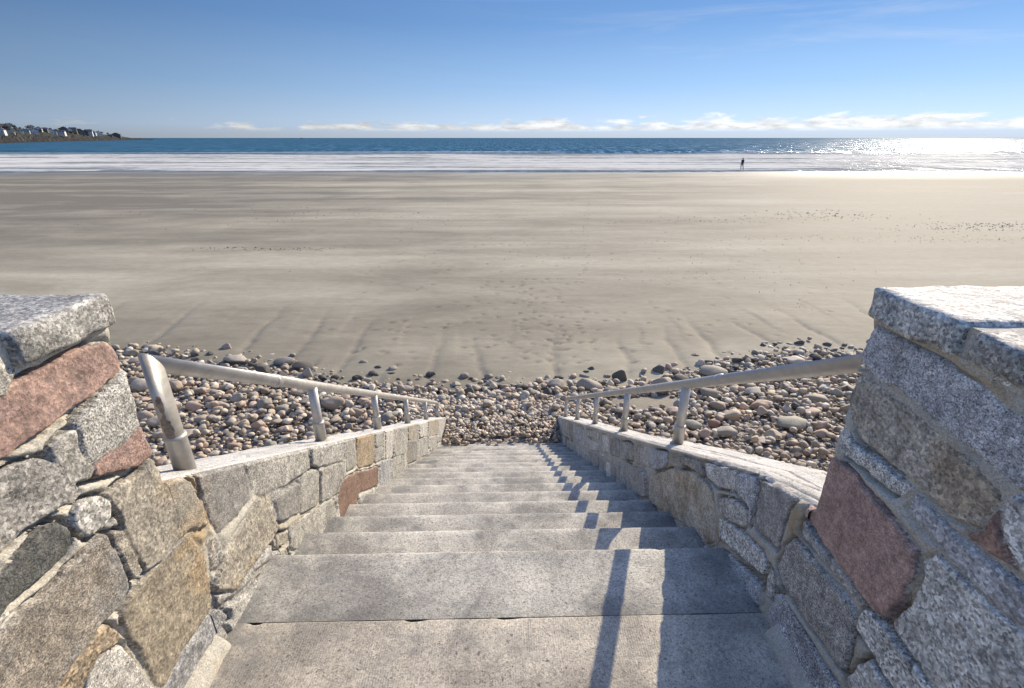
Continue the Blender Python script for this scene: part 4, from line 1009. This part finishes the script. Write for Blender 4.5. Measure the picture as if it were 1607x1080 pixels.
# ---------------------------------------------------------------- walker at the water's edge
def skin_obj(name,verts,edges,mat,parent=None,sub=2):
    me=bpy.data.meshes.new(name); me.from_pydata([v[:3] for v in verts],edges,[]); o=link(bpy.data.objects.new(name,me),parent)
    s=o.modifiers.new('skin','SKIN'); s.use_smooth_shade=True
    for i,v in enumerate(verts):
        q=me.skin_vertices[0].data[i]; q.radius=(v[3],v[4] if len(v)>4 else v[3]); q.use_root=(i==0)
    m=o.modifiers.new('sub','SUBSURF'); m.levels=m.render_levels=sub
    for m_ in (mat if isinstance(mat,list) else [mat]): me.materials.append(m_)
    dg=bpy.context.evaluated_depsgraph_get(); ev=o.evaluated_get(dg); nm=bpy.data.meshes.new_from_object(ev); o.modifiers.clear(); o.data=nm
    nm.materials.clear()
    for m_ in (mat if isinstance(mat,list) else [mat]): nm.materials.append(m_)
    return o
SKIN=simple('skin',(.42,.26,.19),.6); JACK=simple('dark_jacket',(.03,.033,.045),.8); PANT=simple('grey_trousers',(.10,.10,.115),.8); HAIR=simple('dark_hair',(.025,.02,.016),.7); SHOE=simple('dark_shoe',(.03,.03,.03),.6)
pr=empty('person',(38.0,80.6,-3.08),R(100)); pr.scale=(1.04,)*3
tag(pr,'person in dark jacket and grey trousers walking in the shallow surf','person')
V=[(0,0,.95,.14,.11),(0,0,1.12,.13,.10),(.01,0,1.3,.17,.11),(.02,0,1.42,.15,.09),(.03,0,1.5,.055),(.05,0,1.6,.075,.085),(.055,0,1.7,.085,.095),
   (0,.09,.9,.095),(.14,.1,.52,.065),(-.02,.1,.1,.045),(.1,.1,.03,.04),(.16,.1,.02,.03),
   (0,-.09,.9,.095),(-.08,-.1,.5,.065),(-.30,-.1,.16,.045),(-.22,-.1,.06,.04),(-.14,-.1,.04,.03),
   (.02,.19,1.41,.065),(-.07,.24,1.15,.05),(.02,.25,.92,.038),(.05,.25,.84,.03),
   (.02,-.19,1.41,.065),(.07,-.24,1.15,.05),(.2,-.24,.98,.038),(.25,-.23,.92,.03)]
E=[(0,1),(1,2),(2,3),(3,4),(4,5),(5,6),(0,7),(7,8),(8,9),(9,10),(10,11),(0,12),(12,13),(13,14),(14,15),(15,16),(3,17),(17,18),(18,19),(19,20),(3,21),(21,22),(22,23),(23,24)]
body=skin_obj('body',V,E,[SKIN,JACK,PANT,SHOE],pr)
for p in body.data.polygons:
    c=p.center; z=c.z
    p.material_index=3 if z<.1 else 2 if (z<.93 and abs(c.y)<.19) else 1 if (.93<=z<1.47 or (abs(c.y)>=.19 and z>.93)) else 0
for s,b0 in ((1,(.05,.25,.84)),(-1,(.25,-.23,.92))):
    vs=[(b0[0],b0[1],b0[2],.03,.018),(b0[0]+.015,b0[1],b0[2]-.07,.036,.016)]; ed=[(0,1)]
    for j,(dy,L) in enumerate(((-.03,.07),(-.01,.08),(.01,.075),(.03,.06))):
        k=len(vs); vs+=[(b0[0]+.02+.0,b0[1]+dy,b0[2]-.09,.009),(b0[0]+.035,b0[1]+dy,b0[2]-.09-L*.6,.008),(b0[0]+.03,b0[1]+dy,b0[2]-.09-L,.007)]; ed+=[(1,k),(k,k+1),(k+1,k+2)]
    k=len(vs); vs+=[(b0[0]+.035,b0[1]-s*.03,b0[2]-.04,.01),(b0[0]+.055,b0[1]-s*.035,b0[2]-.09,.008)]; ed+=[(0,k),(k,k+1)]
    skin_obj('hand',vs,ed,SKIN,pr,1)
skin_obj('hair',[(.045,0,1.74,.088,.098),(.02,0,1.68,.075,.09),(.0,0,1.62,.05,.06)],[(0,1),(1,2)],HAIR,pr)
skin_obj('nose',[(.135,0,1.655,.014),(.15,0,1.635,.012)],[(0,1)],SKIN,pr,1)

# ---------------------------------------------------------------- light, sky, camera
AZ,EL=R(40),R(28.5)
sun=bpy.data.lights.new('sun','SUN'); sun.energy=SUN; sun.angle=R(.53); sun.color=(1,.865,.665)
so=link(bpy.data.objects.new('sun',sun)); d=Vector((math.sin(AZ)*math.cos(EL),math.cos(AZ)*math.cos(EL),math.sin(EL))); so.rotation_euler=d.to_track_quat('Z','Y').to_euler(); so.location=(40,50,60)
w=bpy.data.worlds.new('World'); sc.world=w; w.use_nodes=True; nt=w.node_tree; nt.nodes.clear()
class W(M):
    def __init__(s): s.t=nt
wm=W(); out=wm.n('ShaderNodeOutputWorld'); bg=wm.n('ShaderNodeBackground'); wm.l(bg.outputs[0],out.inputs[0])
sky=wm.n('ShaderNodeTexSky'); sky.sky_type='NISHITA'; sky.sun_disc=False; sky.sun_elevation=EL; sky.sun_rotation=AZ; sky.altitude=0; sky.air_density=1.; sky.dust_density=DUST; sky.ozone_density=1.6
g=wm.n('ShaderNodeNewGeometry'); tcg=wm.n('ShaderNodeTexCoord').outputs['Generated']; wm.tc=tcg
sep=wm.n('ShaderNodeSeparateXYZ'); wm.l(tcg,sep.inputs[0]); ez=sep.outputs[2]; exx=sep.outputs[0]
# cumulus bank low over the sea
mp=wm.map((15,15,60)); cn=wm.noise(1,7,.62,vec=mp,dist=.25); cn2=wm.noise(1,4,.6,vec=wm.map((3.2,3.2,6),loc=(2,5,0)))
lo=wm.mr(ez,.010,.017,0,1); hi=wm.mr(ez,.018,.046,0,1)
topv=wm.math('ADD',cn,wm.math('MULTIPLY',wm.math('SUBTRACT',cn2,.5),.45))
den=wm.math('SUBTRACT',wm.math('SUBTRACT',topv,wm.math('MULTIPLY',hi,.42)),wm.mr(exx,-.60,-.05,.20,-.06))
cm=wm.math('MULTIPLY',wm.ramp(den,[(.36,0),(.52,1)]),lo)
cshade=wm.ramp(wm.noise(1,5,.6,vec=wm.map((22,22,95),loc=(3,1,.3))),[(.35,.62),(.6,1.08)])
# the low sky (under 14 degrees) is a clear gradient brightening towards the sun; the Nishita dome carries the rest
dt=wm.n('ShaderNodeVectorMath',operation='DOT_PRODUCT'); wm.l(tcg,dt.inputs[0]); dt.inputs[1].default_value=(math.sin(R(52)),math.cos(R(52)),0)
lum=wm.mr(dt.outputs['Value'],-.15,1.,LUML,LUMR)
er=wm.mr(ez,0,.24,0,1)
grad=wm.ramp(er,[(0,(.50,.60,.74)),(.12,(.46,.60,.78)),(.35,(.30,.48,.74)),(.75,(.155,.31,.60)),(1,(.125,.26,.54))])
lowc=wm.mix(1,wm.mix(1,grad,lum,'MULTIPLY'),(SKG,SKG,SKG),'MULTIPLY')
hid=wm.mix(1,sky.outputs[0],SKYTINT,'MULTIPLY')
skyc=wm.mix(wm.mr(ez,.21,.36,0,1),lowc,hid)
class _B: pass
bw=_B(); bw.outputs=[wm.mix(1,lum,(SKG*.5,SKG*.5,SKG*.5),'MULTIPLY')]

cl=wm.mix(1,wm.mix(1,(1,.985,.955),cshade,'MULTIPLY'),bw.outputs[0],'MULTIPLY'); cl=wm.mix(1,cl,(CLB,CLB,CLB),'MULTIPLY')
skyc=wm.mix(wm.math('MULTIPLY',wm.mr(ez,.004,.02,1,0),.75),skyc,wm.mix(1,bw.outputs[0],(.86,.97,1.12),'MULTIPLY'))
c=wm.mix(wm.math('MULTIPLY',cm,.8),skyc,cl)
# grey-violet haze bank under the clouds
hz=wm.math('MULTIPLY',wm.mr(ez,-.01,.012,1,0) if False else wm.mr(ez,.0,.03,1,0),.35)
# thin high streaks
sn=wm.noise(1,6,.6,vec=wm.map((2.2,1.6,22),loc=(1,0,3)),dist=.6); cs=wm.math('MULTIPLY',wm.ramp(sn,[(.56,0),(.8,.28)]),wm.math('MULTIPLY',wm.mr(ez,.05,.09,0,1),wm.mr(exx,.0,.5,.15,1)))
c=wm.mix(cs,c,wm.mix(1,bw.outputs[0],(1.3,1.3,1.3),'MULTIPLY'))
wm.l(c,bg.inputs[0]); bg.inputs[1].default_value=SKY
cam=bpy.data.cameras.new('camera'); co=link(bpy.data.objects.new('camera',cam)); co.location=(0,0,1.6); co.rotation_euler=(R(90-22.95),0,R(-1.28))
cam.sensor_width=36; cam.sensor_fit='HORIZONTAL'; cam.lens=764/1607*36; cam.clip_start=.05; cam.clip_end=120000; sc.camera=co
vs=sc.view_settings; vs.view_transform='Standard'; vs.look='None'; vs.gamma=1; vs.exposure=EXPO; vs.use_curve_mapping=False
sc.render.engine='CYCLES'; sc.cycles.max_bounces=6; sc.cycles.sample_clamp_indirect=4; sc.cycles.sample_clamp_direct=0
